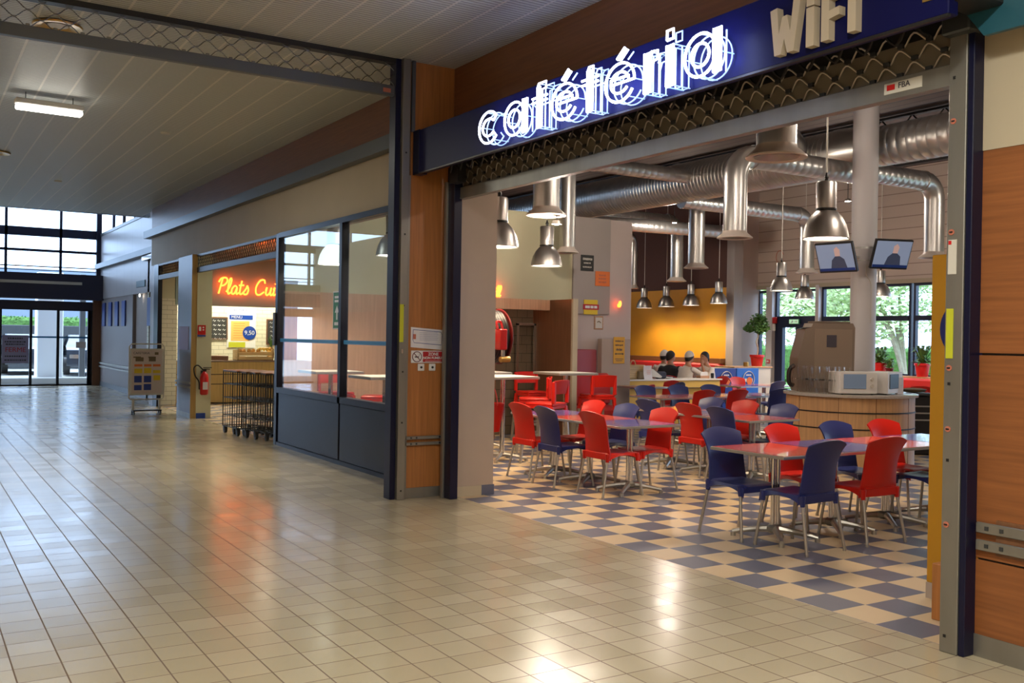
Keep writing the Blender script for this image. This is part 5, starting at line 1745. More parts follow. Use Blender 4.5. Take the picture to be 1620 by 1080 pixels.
t = thing('thin_air_duct', 'thin level duct crossing behind the vertical outlets', 'duct', (0, 0, 0))
ribbed(MB(), (11.3, 17.6, 4.20), (16.4, 17.0, 4.20), 0.15, 0.15, 16, 0.006).build('pipe', M['duct'], t)
# roof beams
for i, (x, lab) in enumerate(((8.5, 'nearest dark roof beam above the cafe'), (14.2, 'middle dark roof beam above the cafe'), (16.6, 'farthest dark roof beam above the cafe'))):
    t = thing('roof_beam', lab, 'beam', (x, 0, 0))
    MB().box(-0.06, 2.8, 5.1, 0.06, 28.5, 5.14).box(-0.06, 2.8, 5.42, 0.06, 28.5, 5.46).build('chords', M['black'], t, smooth=False)
    zz = MB()
    for q in range(42):
        zz.tube([(0, 2.8+q*.6, 5.12), (0, 3.1+q*.6, 5.44), (0, 3.4+q*.6, 5.12)], 0.02, 4)
    zz.build('web', M['black'], t, smooth=False)

# ================================================================== KIOSK, BENCH, SIGNS
t = thing('wood_kiosk', 'brown wood-clad booth with a dark doorway under the cream wall', 'booth', (0, 0, 0))
MB().box(7.92, 13.30, 2.07, 9.03, 13.42, 2.24).build('header', M['wood_pale'], t, smooth=False)
MB().box(9.02, 12.69, 0, 9.10, 13.86, 2.24).build('side_panel', M['wood_brown'], t, smooth=False)
MB().box(9.02, 12.64, 0, 9.115, 12.69, 2.245).build('edge_trim', M['cream'], t, smooth=False)
MB().box(7.92, 13.30, 0, 8.0, 13.42, 2.07).build('jamb', M['wood_brown'], t, smooth=False)
MB().box(7.92, 13.80, 0, 9.02, 13.865, 2.2).build('tiled_back', M['brown_tile'], t, smooth=False)
f_ = MB()
for x in (8.66, 9.0):
    f_.box(x-0.02, 13.70, 0, x+0.02, 13.74, 1.85)
f_.box(8.64, 13.70, 1.82, 9.02, 13.74, 1.86)
f_.build('door_frame', M['chrome'], t, smooth=False)
t = thing('wall_cushion', 'rose padded panel on the pale wall above the bench', 'panel', (10.16, 13.83, 1.17))
MB().box(-0.27, -0.03, -0.26, 0.22, 0.03, 0.26, 0.02).build('padding', M['pink'], t)
t = thing('bench', 'red padded bench beside the brown booth', 'bench', (9.95, 13.2, 0))
MB().box(-0.5, -0.2, 0.08, 0.55, 0.45, 0.30).build('base', M['black'], t, smooth=False)
MB().box(-0.5, -0.22, 0.30, 0.55, 0.40, 0.47, 0.05).build('seat_cushion', M['sofa'], t)
MB().box(-0.5, 0.30, 0.45, 0.55, 0.52, 1.02, 0.06).build('back_cushion', M['sofa'], t)
t = thing('partition_panel', 'greige low partition panel carrying the orange arrow sign', 'panel', (10.66, 13.72, 0))
MB().box(-0.28, -0.05, 0, 0.36, 0.07, 1.62, 0.005).build('panel', M['beige'], t, smooth=False)


def wallsign(name, x, z, w_, h_, y, m1, lines, label, border=None, marks=None, tm='ink'):
    t = thing(name, label, 'sign', (x, y, z))
    MB().box(-w_, -0.012, -h_, w_, 0, h_, 0.004).build('plate', m1, t, smooth=False)
    if marks:
        pm = MB()
        rnd = random.Random(int(x*100))
        for hw, hh, zz_ in marks:
            xx = -hw
            while xx < hw-0.012:
                ww = rnd.choice((0.008, 0.014, 0.020))
                pm.box(xx, -0.015, zz_-hh/2*rnd.uniform(.7, 1), min(xx+ww, hw), -0.0125, zz_+hh/2*rnd.uniform(.6, 1))
                xx += ww+0.009
        pm.build('printed_marks', M[tm], t, smooth=False)
    if border:
        MB().box(-w_, -0.014, -h_, w_, -0.0125, -h_+0.02).box(-w_, -0.014, h_-0.02, w_, -0.0125, h_).build('border', border, t, smooth=False)
    return t


wallsign('wall_plaque', 10.15, 2.94, 0.14, 0.14, 13.83, M['chalk'], 0, 'small black plaque high on the grey wall', marks=((0.10, 0.045, 0.07), (0.08, 0.03, 0.0), (0.10, 0.03, -0.07)), tm='offwhite')
wallsign('wall_plaque', 10.49, 2.68, 0.16, 0.13, 13.83, M['orange'], 0, 'orange square sign on the grey wall', marks=((0.08, 0.035, 0.06), (0.09, 0.035, 0.0), (0.09, 0.035, -0.06)), tm='poster_red')
t = wallsign('wall_plaque', 10.24, 2.17, 0.15, 0.13, 13.83, M['yel'], 0, 'yellow sign with a pink band low on the grey wall')
MB().box(-0.17, -0.02, -0.045, 0.17, -0.0125, 0.05).build('pink_band', M['signred'], t, smooth=False)
MB().box(-.13, -.023, -.02, -.03, -.0205, .025).box(-.015, -.023, -.02, .05, -.0205, .025).box(.065, -.023, -.02, .13, -.0205, .025).build('printed_marks', M['white'], t, smooth=False)
t = wallsign('wall_plaque', 10.45, 1.90, 0.10, 0.12, 13.87, M['wood_top'], 0, 'small wooden framed picture below the grey wall panel')
MB().box(-0.075, -0.016, -0.095, 0.075, -0.0125, 0.095).build('picture', M['offwhite'], t, smooth=False)
MB().tube([(-.04, -.018, .01), (.0, -.018, .03), (.04, -.018, 0)], 0.008, 5).build('motif', M['stem'], t)
t = wallsign('arrow_sign', 10.76, 1.42, 0.125, 0.235, 13.67, mat('amber_sign', (0.70, 0.36, 0.015), rough=0.5), 0, 'amber sign with a black double arrow on the greige partition', marks=((0.09, 0.03, 0.16), (0.09, 0.03, 0.09), (0.07, 0.045, 0.01)))
MB().prism([(-0.10, -0.065), (-0.07, -0.045), (-0.07, -0.058), (0.07, -0.058), (0.07, -0.045), (0.10, -0.065), (0.07, -0.085), (0.07, -0.072), (-0.07, -0.072), (-0.07, -0.085)], -0.016, -0.0125).build('double_arrow', M['black'], t, smooth=False)
MB().box(-.09, -.016, -.16, .09, -.0125, -.15).box(-.07, -.016, -.19, .07, -.0125, -.18).build('small_print', M['ink'], t, smooth=False)
neon_word('Grill', (8.07, 13.86, 2.29), 0.17, 'orange neon lettering ending just above the wooden booth header', adv=0.85)
neon_word('s', (10.80, 13.86, 2.20), 0.16, 'tiny orange neon letter on the pale wall edge')

# hose reel and bucket behind the pier
t = thing('hose_reel', 'red wall-mounted fire hose reel with coiled black hose behind the pier', 'hose reel', (5.30, 9.15, 1.62))
TX = Matrix.Rotation(PI/2, 4, 'Y')
MB().lathe([(0.02, 0.22), (0.295, 0.222), (0.305, 0.23), (0.295, 0.24), (0.02, 0.24)], 40, T=TX).build('flange', M['red_dark'], t)
MB().lathe([(0.02, 0.02), (0.09, 0.02), (0.09, 0.03), (0.02, 0.03)], 24, T=TX).build('hub', M['redgloss'], t)
hs = MB()
for q in range(5):
    hs.tube([(0.055+q*0.033, 0.268*math.cos(2*PI*k/32), 0.268*math.sin(2*PI*k/32)) for k in range(32)], 0.021, 8, closed=True)
hs.lathe([(0.245, 0.035), (0.245, 0.195)], 32, T=TX)
hs.build('coiled_hose', M['rubber'], t)
MB().box(0.0, -0.42, -0.14, 0.09, -0.30, 0.08, 0.01).build('valve_box', M['redgloss'], t, smooth=False)
MB().tube(spline([(0.00, -0.36, 0.08), (0.0, -0.34, 0.15), (0.06, -0.33, 0.15), (0.075, -0.34, 0.06)], 5), 0.014, 8).build('feed_pipe', M['redgloss'], t)
MB().box(0.06, -0.37, -0.22, 0.09, -0.34, -0.13).build('valve_stem', M['alu_edge'], t, smooth=False)
MB().lathe([(0.02, -0.06), (0.032, -0.05), (0.032, 0.06), (0.02, 0.07)], 14, T=Matrix.Translation((0.09, -0.36, -0.24)) @ TX).build('nozzle', M['brass'], t)
MB().box(-0.30, -0.04, -0.04, 0.03, 0.04, 0.04).build('wall_arm', M['redgloss'], t, smooth=False)
sbox('wall_pier_back', M['beige'], 4.86, 8.95, 0, 5.0, 9.95, 3.07)
t = thing('fire_bucket', 'orange-red fire bucket hanging from its handle beside the pier', 'bucket', (5.37, 9.02, 0.60))
MB().lathe([(0.095, 0.0), (0.10, 0.0), (0.145, 0.30), (0.15, 0.305), (0.14, 0.305), (0.09, 0.01)], 22, cap=True).build('pail', M['red'], t)
MB().tube(spline([(0, -0.145, 0.29), (0, -0.10, 0.42), (0, 0, 0.50), (0, 0.10, 0.42), (0, 0.145, 0.29)], 5), 0.006, 6).build('handle', M['redgloss'], t)
MB().tube([(-0.30, 0, 0.52), (0.0, 0, 0.52), (0.02, 0, 0.49)], 0.008, 6).build('hook', M['steel_dark'], t)

# mustard panel and wooden box by the right post
t = thing('menu_partition', 'tall mustard yellow panel with a dark blue disc behind the right post', 'panel', (5.55, 3.86, 0), FACE_STORE)
MB().box(0, 0, 0.10, 0.78, 0.08, 2.18, 0.004).build('panel', M['yellow_p'], t, smooth=False)
MB().box(0, -0.006, 0, 0.78, 0.086, 0.10).build('skirting', M['beige'], t, smooth=False)
MB().lathe([(0.19, -0.004), (0.19, 0.004)], 40, T=Matrix.Translation((0.26, -0.006, 1.71)) @ Matrix.Rotation(PI/2, 4, 'X')).build('blue_disc', mat('disc_blue', (0.015, 0.02, 0.14), rough=0.4), t)
t = thing('wooden_box', 'low reddish wooden box on the floor beside the right post', 'box', (5.14, 3.54, 0), FACE_STORE)
MB().box(0, 0, 0, 0.30, 0.28, 0.33, 0.004).build('box_body', M['wood_or'], t, smooth=False)

# ================================================================== YELLOW COUNTER, AD PANELS
t = thing('yellow_counter', 'long yellow-fronted counter with a pale top before the seated people', 'counter', (11.25, 14.25, 0))
MB().box(0.0, 0.06, 0.0, 2.42, 0.45, 0.70).build('front_panel', M['yellow_c'], t, smooth=False)
MB().box(0.0, 0.0, 0.70, 2.52, 0.48, 0.84).build('fascia', M['yellow_c'], t, smooth=False)
MB().box(0.0, -0.01, 0.69, 2.5, 0.0, 0.70).build('shadow_strip', M['black'], t, smooth=False)  # black strip standing in for the shade under the fascia
MB().box(0.0, -0.03, 0.84, 2.56, 0.50, 0.865, 0.004).build('counter_top', M['white'], t, smooth=False)
CT = 0.865


def on_counter(px, dy):
    """point on the counter top along the image column px"""
    v = R_0(px, 540)
    s_ = (14.25+dy)/v.y
    return v.x*s_, 14.25+dy


x, y = on_counter(1001, 0.25)
t = thing('wicker_basket', 'pale rectangular bag or basket at the left end of the yellow counter', 'basket', (x, y, CT))
MB().box(-0.26, -0.10, 0, 0.26, 0.10, 0.27, 0.02).build('body', M['crate'], t)
MB().tube(spline([(-0.05, 0, 0.26), (-0.02, 0, 0.34), (0.05, 0, 0.34), (0.08, 0, 0.26)], 5), 0.012, 6).build('handle', M['crate'], t)
x, y = on_counter(1016, 0.2)
t = thing('cash_register', 'beige cash register with a sloping screen on the yellow counter', 'cash register', (x, y, CT))
MB().box(-0.15, -0.10, 0, 0.12, 0.14, 0.16, 0.02).build('body', M['stem'], t)
MB().prism([(0.16, 0.05), (0.42, 0.02), (0.44, 0.05), (0.20, 0.20), (0.16, 0.18)], -0.08, 0.10).build('screen_housing', M['offwhite'], t, smooth=False)
MB().box(0.38, -0.02, 0.0, 0.62, 0.10, 0.14, 0.03).build('card_reader', M['jeans'], t)
x, y = on_counter(1027, 0.08)
t = thing('menu_card', 'curved white menu card standing on the yellow counter', 'card', (x, y, CT))
MB().sheet(lambda u, v: (-0.10+0.2*u-0.02*v, 0.02*math.sin(v*3), 0.26*v), 4, 8, 0.003).build('card', M['paper'], t)
MB().box(-.05, -.01, .16, .05, -.006, .165).box(-.05, -.01, .13, .04, -.006, .135).box(-.04, -.01, .10, .04, -.006, .105).build('print', M['orange'], t, smooth=False)
x, y = on_counter(1056, 0.3)
tag(MB().lathe([(0.04, 0), (0.11, 0.015), (0.12, 0.03), (0.0, 0.035)], 20, (x, y, CT)).build('plate_pile', M['white']), 'white plate with a napkin on the yellow counter', 'plate')
x, y = on_counter(1113, 0.3)
t = thing('leaflet_box', 'small brown tray with white leaflets near the right end of the yellow counter', 'tray', (x, y, CT))
MB().box(-0.12, -0.06, 0, 0.12, 0.06, 0.05, 0.005).build('tray', M['wood_top'], t, smooth=False)
MB().prism([(-.10, .05), (.10, .05), (.10, .12), (-.08, .13)], -.03, -.02).build('leaflets', M['white'], t, smooth=False)
x, y = on_counter(1128, 0.25)
tag(MB().lathe([(0.03, 0), (0.035, 0.08), (0.03, 0.10), (0.0, 0.10)], 12, (x, y, CT)).build('pepper_pot', M['black']), 'small black pot beside the leaflet tray', 'pot')


def adpanel(x0, x1, y, m1, label):
    t = thing('advertising_panel', label, 'panel', ((x0+x1)/2, y, 0))
    h_ = (x1-x0)/2
    MB().box(-h_, 0, 0, h_, 0.10, 1.02, 0.004).build('panel', m1, t, smooth=False)
    MB().tube([(p[0], -0.012, p[1]) for p in arc(0.02, 0.78, 0.17, 0.17, 0, 350, 28)], 0.010, 5, closed=True).build('logo_ring', M['white'], t)
    MB().box(-0.10, -0.012, 0.72, 0.14, -0.002, 0.79).build('logo_band', M['white'], t, smooth=False)
    MB().lathe([(0.085, -0.003), (0.085, 0.003)], 20, T=Matrix.Translation((0.04, -0.016, 0.74)) @ Matrix.Rotation(PI/2, 4, 'X')).build('logo_disc', M['orange'], t)
    MB().box(-0.06, -0.016, 0.855, -0.02, -0.0125, 0.885).box(-0.01, -0.016, 0.855, 0.03, -0.0125, 0.885).box(0.04, -0.016, 0.855, 0.09, -0.0125, 0.885).build('logo_marks', M['white'], t, smooth=False)


adpanel(14.92, 15.56, 15.6, M['adblue2'], 'deep blue advertising panel with a round logo, left of two')
adpanel(15.58, 16.25, 15.6, M['adblue'], 'bright blue advertising panel with a round logo, right of two')
t = thing('service_shelf', 'pale shelf counter behind the blue advertising panels', 'counter', (15.7, 16.0, 0))
MB().box(-0.75, -0.28, 0, 1.05, 0.3, 1.02).build('body', M['offwhite'], t, smooth=False)
MB().box(-0.1, -0.30, 1.02, 1.10, 0.32, 1.05, 0.004).build('shelf_top', M['wood_tan'], t, smooth=False)
for i, (px, lab) in enumerate(((1181, 'amber glass jar left of the potted tree'), (1205, 'small glass jar right of the potted tree'), (1217, 'rightmost small glass jar on the pale shelf'))):
    v = R_0(px, 540)
    s_ = 15.85/v.y
    tag(MB().lathe([(0.05, 0), (0.06, 0.01), (0.06, 0.09), (0.05, 0.10)], 14, (v.x*s_, 15.85, 1.05)).build('glass_jar', M['cup'] if i else M['brass']), lab, 'jar')
v = R_0(1198, 540)
s_ = 16.12/v.y
t = thing('potted_tree', 'small leafy tree with twisted stem in a red pot on the pale shelf', 'potted plant', (v.x*s_, 16.12, 1.05))
MB().lathe([(0.0, 0), (0.12, 0.0), (0.15, 0.20), (0.17, 0.21), (0.17, 0.26), (0.15, 0.26)], 20).build('pot', M['redgloss'], t)
MB().cyl(0, 0, 0.2, 0.235, 0.14, 14).build('soil', M['soil'], t)
MB().tube(spline([(0, 0, 0.22), (0.03, 0, 0.40), (-0.03, 0.0, 0.55), (0.03, 0, 0.70), (-0.02, 0, 0.9)], 5), 0.015, 6).build('stem', M['bark'], t)
lf = MB()
for (a, b, c, r_) in ((-0.12, 0, 0.92, 0.20), (0.10, 0, 1.0, 0.20), (-0.28, 0, 0.86, 0.12), (0.25, 0.02, 0.88, 0.12), (0, 0, 1.08, 0.18), (0.02, 0, 0.85, .15)):
    blob(a, b, c, r_, r_, r_*0.75, 170, int(a*100+c*50), lf, 0.045)
lf.build('foliage', M['leaf'], t, smooth=False)


def potplant(px, X, z, rr, label, seed, flower=False, pot='redgloss'):
    v = R_0(px, 540)
    s_ = X/v.x
    t = thing('potted_plant', label, 'potted plant', (X, v.y*s_, z))
    MB().lathe([(0.0, 0), (rr*.7, 0.0), (rr*.95, rr*1.5), (rr*1.05, rr*1.5), (rr*1.05, rr*1.8), (rr*.95, rr*1.8)], 20).build('pot', M[pot], t)
    rnd = random.Random(seed)
    lf = MB()
    for _ in range(60):
        a = rnd.random()*2*PI
        q = rr*(0.6+1.6*rnd.random())
        h = rr*(1.8+2.4*rnd.random())
        p0 = Vector((0, 0, rr*1.7))
        p1 = Vector((math.cos(a)*q*.6, math.sin(a)*q*.6, h))
        p2 = Vector((math.cos(a)*q, math.sin(a)*q, h-rr*0.6*rnd.random()))
        w_ = Vector((-math.sin(a), math.cos(a), 0))*rr*0.22
        lf.add([tuple(p0), tuple(p1-w_), tuple(p2), tuple(p1+w_)], [(0, 1, 2, 3)])
        lf.tube([p0, p1], 0.004, 3)
    lf.build('leaves', M['leaf'], t, smooth=False)
    if flower:
        fl = MB()
        for _ in range(8):
            fl.lathe([(0, -.02), (.03, 0), (0, .03)], 8, (rnd.uniform(.02, .2), rnd.uniform(-.12, .1), rr*3+rnd.random()*.15))
        fl.build('flowers', M['orange'], t)


potplant(1393, 18.52, 0.92, 0.15, 'potted plant with orange flowers on the sill beside the round column', 5, True)
potplant(1408, 18.45, 0.92, 0.09, 'small dark pot plant on the sill right of the flowering one', 6, False, 'red_dark')
potplant(1460, 18.52, 0.92, 0.16, 'leafy plant in a red pot on the sill at the right', 8)

# benches under the window and along the yellow wall
t = thing('window_bench', 'red padded bench under the cafe window at the right', 'bench', (17.7, 12.9, 0))
MB().box(-0.25, -3.5, 0.1, 0.25, 1.4, 0.42).build('base', M['black'], t, smooth=False)
MB().box(-0.28, -3.5, 0.40, 0.25, 1.4, 0.50, 0.04).build('seat_cushion', M['sofa'], t)
MB().box(0.20, -3.5, 0.45, 0.36, 1.4, 0.90, 0.04).build('back_cushion', M['sofa'], t)
t = thing('wall_bench', 'long dark red bench along the yellow wall behind the seated people', 'bench', (17.2, 22, 0))
MB().box(-0.35, -4, 0.1, 0.38, 6, 0.42).build('base', M['black'], t, smooth=False)
MB().box(-0.38, -4, 0.40, 0.36, 6, 0.50, 0.04).build('seat_cushion', M['sofa'], t)
MB().box(0.16, -4, 0.45, 0.38, 6, 1.05, 0.05).build('back_cushion', M['sofa'], t)
MB().box(0.2, -4, 1.05, 0.39, 6, 1.17).build('top_board', M['wood_fascia'], t, smooth=False)
table('b', 16.3, 12.0, 0, 'violet table before the window bench at the right')
chair('r', 15.6, 11.0, -60, 'red chair with its back turned at the far right near the window')
chair('r', 13.7, 9.9, -20, 'red chair at the far right beside the tray trolley')

# ================================================================== PEOPLE
def loft_body(mb, secs, n=16, T=None):
    """sections: (x, y, z, rx, ry) -> smooth lofted torso"""
    P = spline([(a[0], a[1], a[2]) for a in secs], 4)
    RX = spline([(a[3], a[4], 0) for a in secs], 4)
    rings = []
    for p, r in zip(P, RX):
        rings.append([(p.x+r.x*math.cos(2*PI*k/n), p.y+r.y*math.sin(2*PI*k/n), p.z) for k in range(n)])
    mb.loft(rings, T=T)


def hand(mb, pos, d, side, curl=0.5):
    """palm, four bent fingers and a thumb; d points along the hand"""
    d = Vector(d).normalized()
    up = Vector((0, 0, 1))
    s_ = d.cross(up).normalized()
    n_ = s_.cross(d).normalized()
    p = Vector(pos)
    mb.tube([p, p+d*0.03, p+d*0.075, p+d*0.09], [0.024, 0.036, 0.038, 0.028], 10)
    for i, L in enumerate((0.060, 0.072, 0.068, 0.054)):
        o = (i-1.5)*0.019
        b = p+d*0.082+s_*o
        k1 = b+d*L*0.5-n_*0.006
        k2 = k1+(d*(1-curl)-n_*curl)*L*0.35
        k3 = k2+(d*(0.5-curl*0.6)-n_*0.6)*L*0.3
        mb.tube([b, k1, k2, k3], [0.0095, 0.009, 0.008, 0.006], 7)
    b = p+d*0.03+s_*side*0.032
    mb.tube([b, b+d*0.03+s_*side*0.022, b+d*0.06+s_*side*0.020-n_*.01], [0.012, 0.011, 0.008], 7)


def person(label, px, d, rz, shirt, hair, cap, lean, armL, armR, headyaw=0.0, dz=0.0):
    """seated figure facing local +y; origin on the floor under the hips"""
    x, y = spot(px, d)
    t = thing('person', label, 'person', (x, y, dz), rz)
    body = MB()
    HZ = 0.50
    sh = 0.58
    ly = lean
    # legs: hip, knee, ankle, one tapering surface per leg, joined at the pelvis
    loft_body(body, [(0, 0, HZ-0.08, .13, .12), (0, 0, HZ, .17, .14), (0, ly*.3, HZ+.18, .15, .115), (0, ly*.65, HZ+.36, .17, .12), (0, ly*.95, HZ+.50, .185, .11), (0, ly, HZ+sh-.01, .11, .08), (0, ly+.015, HZ+sh+.04, .062, .062), (0, ly+.03, HZ+sh+.10, .060, .062)])
    for s_ in (-1, 1):
        body.tube(spline([(s_*.09, 0.0, HZ-.02), (s_*.13, .22, HZ+.0), (s_*.15, .44, HZ-.02), (s_*.14, .47, HZ-.12), (s_*.13, .45, .28), (s_*.12, .44, .08)], 4), [.095]*4+[.088]*4+[.07]*4+[.062]*4+[.055]*4+[.045], 12)
        body.tube([(s_*.12, .38, .05), (s_*.12, .46, .06), (s_*.125, .56, .04), (s_*.125, .62, .03)], [.035, .045, .042, .03], 10)
    # head as one surface with the neck
    hc = Vector((0, ly+.05, HZ+sh+.175))
    Hy = Matrix.Translation(hc) @ Matrix.Rotation(headyaw, 4, 'Z')
    rings = []
    for q in range(15):
        a = -PI/2+PI*q/14
        z = math.sin(a)*.130
        r_ = math.cos(a)
        chin = 1-0.28*max(0, -z/.130)
        rg_ = []
        for k in range(18):
            b = 2*PI*k/18
            yy = math.sin(b)*r_*.102*(1.0 if math.sin(b) > 0 else 1.02)
            if math.sin(b) > 0.94 and -0.045 < z < 0.02:
                yy += 0.018*(1-abs(z+.015)/.035 if abs(z+.015) < .035 else 0)+0.003
            rg_.append((math.cos(b)*r_*.084*chin, yy+(0.012 if z < -.03 else 0), z))
        rings.append(rg_)
    body.loft(rings, T=Hy)
    body.lathe([(0, -.02), (.012, 0), (0, .022)], 8, T=Hy @ Matrix.Translation((.08, 0, -.01))).lathe([(0, -.02), (.012, 0), (0, .022)], 8, T=Hy @ Matrix.Translation((-.08, 0, -.01)))
    arms = {}
    for s_, A in ((-1, armL), (1, armR)):
        shp = Vector((s_*.185, ly*.95, HZ+sh-.075))
        el, wr_ = Vector(A[0]), Vector(A[1])
        body.tube(spline([shp, (shp+el)/2, el, (el+wr_)/2, wr_], 4), [.05, .05, .047, .045, .043, .042, .041, .04, .039, .04, .039, .036, .034, .031, .028, .026, .025], 10)
        hand(body, wr_, A[2], -s_, A[3] if len(A) > 3 else .5)
        arms[s_] = (shp, el, wr_)
    bo = body.build('body', M['skin'], t)
    # face
    fa = MB()
    for s_ in (-1, 1):
        fa.lathe([(0, -.007), (.009, 0), (0, .007)], 8, T=Hy @ Matrix.Translation((s_*.03, .088, .012)))
    fa.tube([tuple(Hy @ Vector((-.022, .089, -.058))), tuple(Hy @ Vector((0, .097, -.056))), tuple(Hy @ Vector((.022, .089, -.058)))], .004, 5)
    for s_ in (-1, 1):
        fa.tube([tuple(Hy @ Vector((s_*.016, .095, .032))), tuple(Hy @ Vector((s_*.044, .083, .030)))], .004, 5)
    fa.build('facial_features', M['hair'], t)
    # hair or cap
    hr = MB()

    def scalp(r0, zf, zb):
        """shell over the skull from the top down to zf at the forehead and zb at the nape"""
        rg2 = []
        for q in range(9):
            row = []
            for k in range(20):
                b = 2*PI*k/20
                f = 0.5+0.5*math.sin(b)
                zz_ = zb+(zf-zb)*f**1.3
                a0_ = math.asin(max(-1, min(1, zz_/.13)))
                a = a0_+(PI/2-a0_)*q/8
                r_ = math.cos(a)
                row.append((math.cos(b)*r_*(.084+r0), math.sin(b)*r_*(.102+r0), math.sin(a)*(.130+r0)))
            rg2.append(row)
        return rg2
    if hair:
        hr.loft(scalp(.009, .078, -.075), T=Hy)
        hr.build('hair', M['hair'], t)
    if cap:
        hc_ = MB()
        hc_.loft(scalp(.018, .060, .005), T=Hy)
        hc_.build('cap', M['cloth_w'], t)
    # shirt
    sm = MB()
    g = .013
    loft_body(sm, [(0, 0, HZ-0.06, .15+g, .13+g), (0, 0, HZ+.02, .175+g, .145+g), (0, ly*.3, HZ+.18, .16+g, .12+g), (0, ly*.65, HZ+.36, .175+g, .125+g), (0, ly*.95, HZ+.50, .19+g, .115+g), (0, ly, HZ+sh-.015, .10+g, .078+g), (0, ly+.01, HZ+sh+.02, .064, .064)])
    for s_ in (-1, 1):
        shp, el, wr_ = arms[s_]
        w2 = el+(wr_-el)*A_len
        sm.tube(spline([shp-Vector((s_*.03, 0, 0)), shp, (shp+el)/2, el, w2], 4), [.05]*3+[.062]*3+[.060]*4+[.054]*4+[.048]*3, 12)
    sm.build('shirt', shirt, t)
    tr = MB()
    for s_ in (-1, 1):
        tr.tube(spline([(s_*.08, -.02, HZ-.02), (s_*.13, .22, HZ+.0), (s_*.15, .44, HZ-.02), (s_*.14, .475, HZ-.12), (s_*.13, .45, .28), (s_*.12, .44, .10)], 4), [.11]*4+[.100]*4+[.082]*4+[.076]*4+[.070]*4+[.066], 12)
    tr.build('trousers', M['jeans'], t)
    sh_ = MB()
    for s_ in (-1, 1):
        sh_.tube([(s_*.12, .37, .06), (s_*.12, .46, .07), (s_*.125, .56, .05), (s_*.125, .63, .035)], [.045, .055, .050, .034], 10)
    sh_.build('shoes', M['black'], t)
    return t


A_len = 0.45
vw = YAW-PI/2
person('person in a white kitchen jacket and cap, arms reaching over the table, seen from behind', 1079, 20.3, vw+R(-58), M['cloth_w'], True, True, 0.16,
       ((-.26, .34, .88), (-.10, .62, 1.00), (.3, 1, 0)), ((.27, .36, .88), (.14, .64, 1.02), (-.2, 1, 0)), R(10))
person('person in a dark top with black hair beside the two in white caps', 1060, 20.8, vw+R(-15), M['cloth_b'], True, False, 0.12,
       ((-.27, .16, .74), (-.12, .38, .78), (.4, 1, 0)), ((.27, .16, .74), (.14, .40, .78), (-.3, 1, 0)), R(-50))
person('person in a white cap half hidden behind the one in the dark top', 1050, 21.6, vw+R(-20), M['cloth_w'], True, True, 0.05,
       ((-.27, .12, .74), (-.12, .36, .78), (.4, 1, 0)), ((.27, .12, .74), (.14, .38, .78), (-.3, 1, 0)), R(-20))
person('person in a white shirt leaning a hand on the mouth, facing left at the table', 1125, 20.6, vw+R(112), M['cloth_w'], True, False, 0.10,
       ((-.26, .26, .76), (-.04, .24, 1.12), (.15, -.1, 1), .8), ((.26, .26, .74), (.04, .50, .80), (-.5, .8, 0)), R(12))
x, y = spot(1100, 20.6)
gt = copy_tree(tabR)
gt.location = (x, y, 0)
gt.rotation_euler = (0, 0, vw)
gt['label'] = 'table between the seated people in white'
gt['group'] = 'square-topped cafe tables'
for px, d, rz_, c, lab in ((1079, 20.3, vw+R(-58), 'b', 'chair under the person with arms reaching over the table'), (1060, 20.8, vw+R(-15), 'r', 'chair under the person in the dark top'), (1050, 21.6, vw+R(-20), 'r', 'chair under the half hidden person in a white cap'), (1125, 20.6, vw+R(112), 'r', 'chair under the person facing left')):
    x, y = spot(px, d)
    chair(c, x+0.05*math.sin(rz_), y-0.05*math.cos(rz_), math.degrees(rz_), lab)
x, y = spot(1099, 20.5)
for i in range(2):
    tag(MB().lathe([(0.03, 0), (0.035, 0.11), (0.032, 0.11), (0.028, 0.01)], 14, (x+i*0.14, y+0.05*i, 0.737), cap=True).build('cup', M['white'] if i else M['black']), ('black cup on the table between the seated people', 'white cup on the table between the seated people')[i], 'cup')

# ================================================================== MORE SIGNS
t = thing('exit_sign', 'green running-man exit sign over the glazed cafe door', 'sign', (XG-0.04, 16.73, 2.12), FACE_STORE)
MB().box(-0.16, -0.05, -0.06, 0.16, 0.0, 0.07, 0.005).build('housing', M['signgreen'], t, smooth=False)
MB().box(-0.145, -0.054, -0.045, 0.145, -0.0505, 0.055).build('face', mat('exit_green', (0.35, 0.55, 0.35), rough=0.4, emit=(0.5, 0.8, 0.5), es=0.5), t, smooth=False)
MB().prism([(-.10, -.03), (-.06, .0), (-.06, .03), (-.03, .03), (-.01, -.03), (-.03, -.01), (-.05, -.03)], -.058, -.0545).prism([(.04, -.01), (.09, -.01), (.09, -.03), (.12, .005), (.09, .035), (.09, .015), (.04, .015)], -.058, -.0545).build('pictogram', M['white'], t, smooth=False)
t = thing('door_alarm', 'red and white alarm unit at the top left of the glazed cafe door', 'alarm', (XG-0.04, 17.36, 2.14), FACE_STORE)
MB().box(-0.07, -0.06, -0.06, 0.05, 0, 0.10, 0.01).build('beacon', M['redgloss'], t)
MB().box(-0.07, -0.05, -0.25, 0.0, 0, -0.07, 0.01).build('unit', M['white'], t)
t = thing('call_point', 'tiny red call point on the white pillar by the glazed door', 'call point', (XG-0.125, 17.50, 1.12), FACE_STORE)
MB().box(-0.05, -0.03, -0.05, 0.05, 0, 0.05, 0.006).build('box', M['redgloss'], t)
MB().box(-0.028, -0.034, -0.02, 0.028, -0.0305, 0.025).build('window', M['white'], t, smooth=False)
t = thing('wall_print', 'faint pinkish symbol on the siding left of the pendant lamp', 'sign', (XG-0.055, 17.25, 3.75), FACE_STORE)
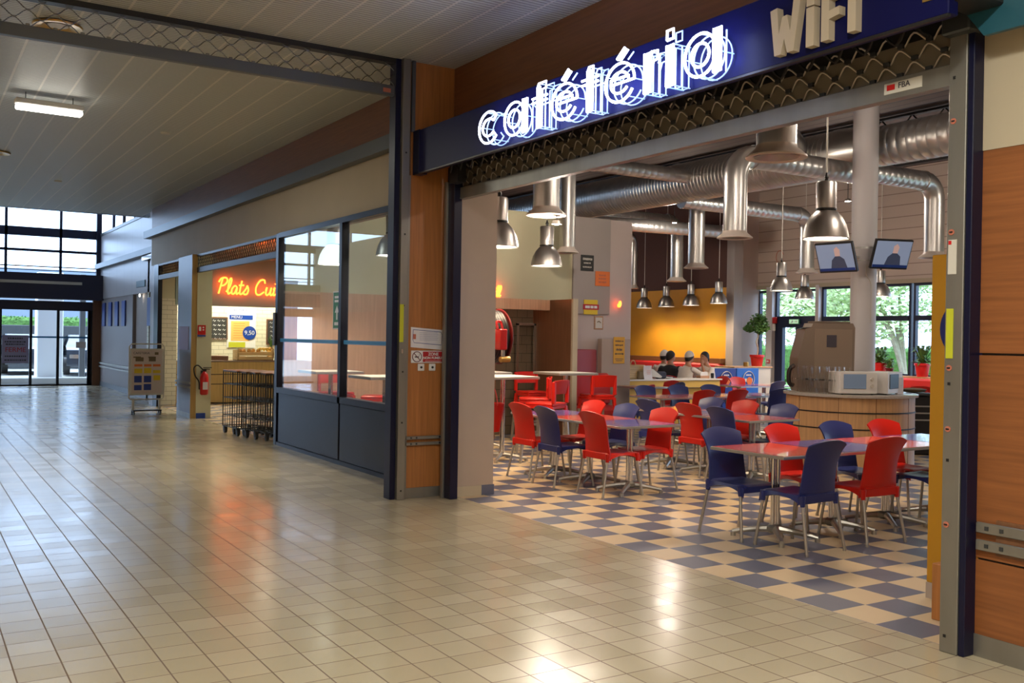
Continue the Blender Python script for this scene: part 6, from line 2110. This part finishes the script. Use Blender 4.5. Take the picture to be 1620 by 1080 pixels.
MB().tube([(p[0], -.004, p[1]) for p in arc(0, 0, .12, .16, 20, 340, 16)], .010, 4).tube([(-.1, -.004, -.22), (.12, -.004, -.22)], .012, 4).build('symbol', M['poster_red'], t, smooth=False)
# closed notice on the far door, leaf notices
t = thing('closed_notice', 'lilac poster reading FERME on the far sliding door', 'poster', (2.70, YE-0.012, 1.05))
MB().box(-0.345, -0.006, -0.40, 0.335, 0, 0.40).build('sheet', M['lilac'], t, smooth=False)
text('poster_lettering', 'FERME', 0.19, (0.0, -0.010, -0.02), M['signred'], t, 0.002)
pm = MB()
rnd = random.Random(11)
for hw, z_ in ((0.20, 0.31), (0.28, 0.21), (0.25, 0.14), (0.27, -0.20), (0.28, -0.31)):
    xx = -hw
    while xx < hw-0.02:
        ww = rnd.uniform(0.02, 0.06)
        pm.box(xx, -0.010, z_-0.018, min(xx+ww, hw), -0.0065, z_+0.018)
        xx += ww+0.015
pm.build('printed_lines', M['ink'], t, smooth=False)
tag(MB().box(4.28, YE-0.02, 1.10, 4.55, YE-0.012, 1.28).build('paper_notice', M['paper'], smooth=False), 'small white paper taped on the rightmost far door leaf', 'notice')
for i, y in enumerate((30.3, 29.3, 28.3, 27.3)):
    tag(MB().box(XS-0.015, y-0.23, 1.75, XS+0.02, y+0.23, 2.42, 0.005).build('wall_poster', M['adblue2'], smooth=False), ('far', 'second', 'third', 'fourth')[i]+' of the four small dark blue frames counted from the far doors', 'frame', 'dark blue frames on the side wall')
for i, y in enumerate((24.1, 23.2)):
    tag(MB().box(XS-0.015, y-0.22, 1.75, XS+0.02, y+0.22, 2.42, 0.005).build('wall_poster', M['adblue2'], smooth=False), ('dark blue frame right of the grey side door', 'dark blue frame nearest the narrow lattice opening')[i], 'frame', 'dark blue frames near the opening')
tag(MB().box(XS-0.02, 24.6, 2.70, XS+0.01, 25.6, 2.86, 0.004).build('door_sign', M['lightblue'], smooth=False), 'light blue strip sign above the grey side door', 'sign')
t = thing('wall_guard', 'pair of steel guard bars along the far pale wood wall', 'guard rail', (XS, 28.6, 0))
MB().box(-0.03, -2.4, 0.55, 0.02, 2.3, 0.60).build('guard_bar', M['steel'], t, smooth=False)
MB().box(-0.03, -2.4, 0.65, 0.02, 2.3, 0.70).build('guard_bar', M['steel'], t, smooth=False)
tag(MB().lathe([(0.0, 0), (0.04, 0.005), (0.04, 0.02), (0, 0.022)], 14, T=Matrix.Translation((XS+0.02, 25.3, 2.50)) @ Matrix.Rotation(-PI/2, 4, 'Y')).build('spot_lamp', M['bulb']), 'tiny bright lamp over the grey side door', 'lamp')
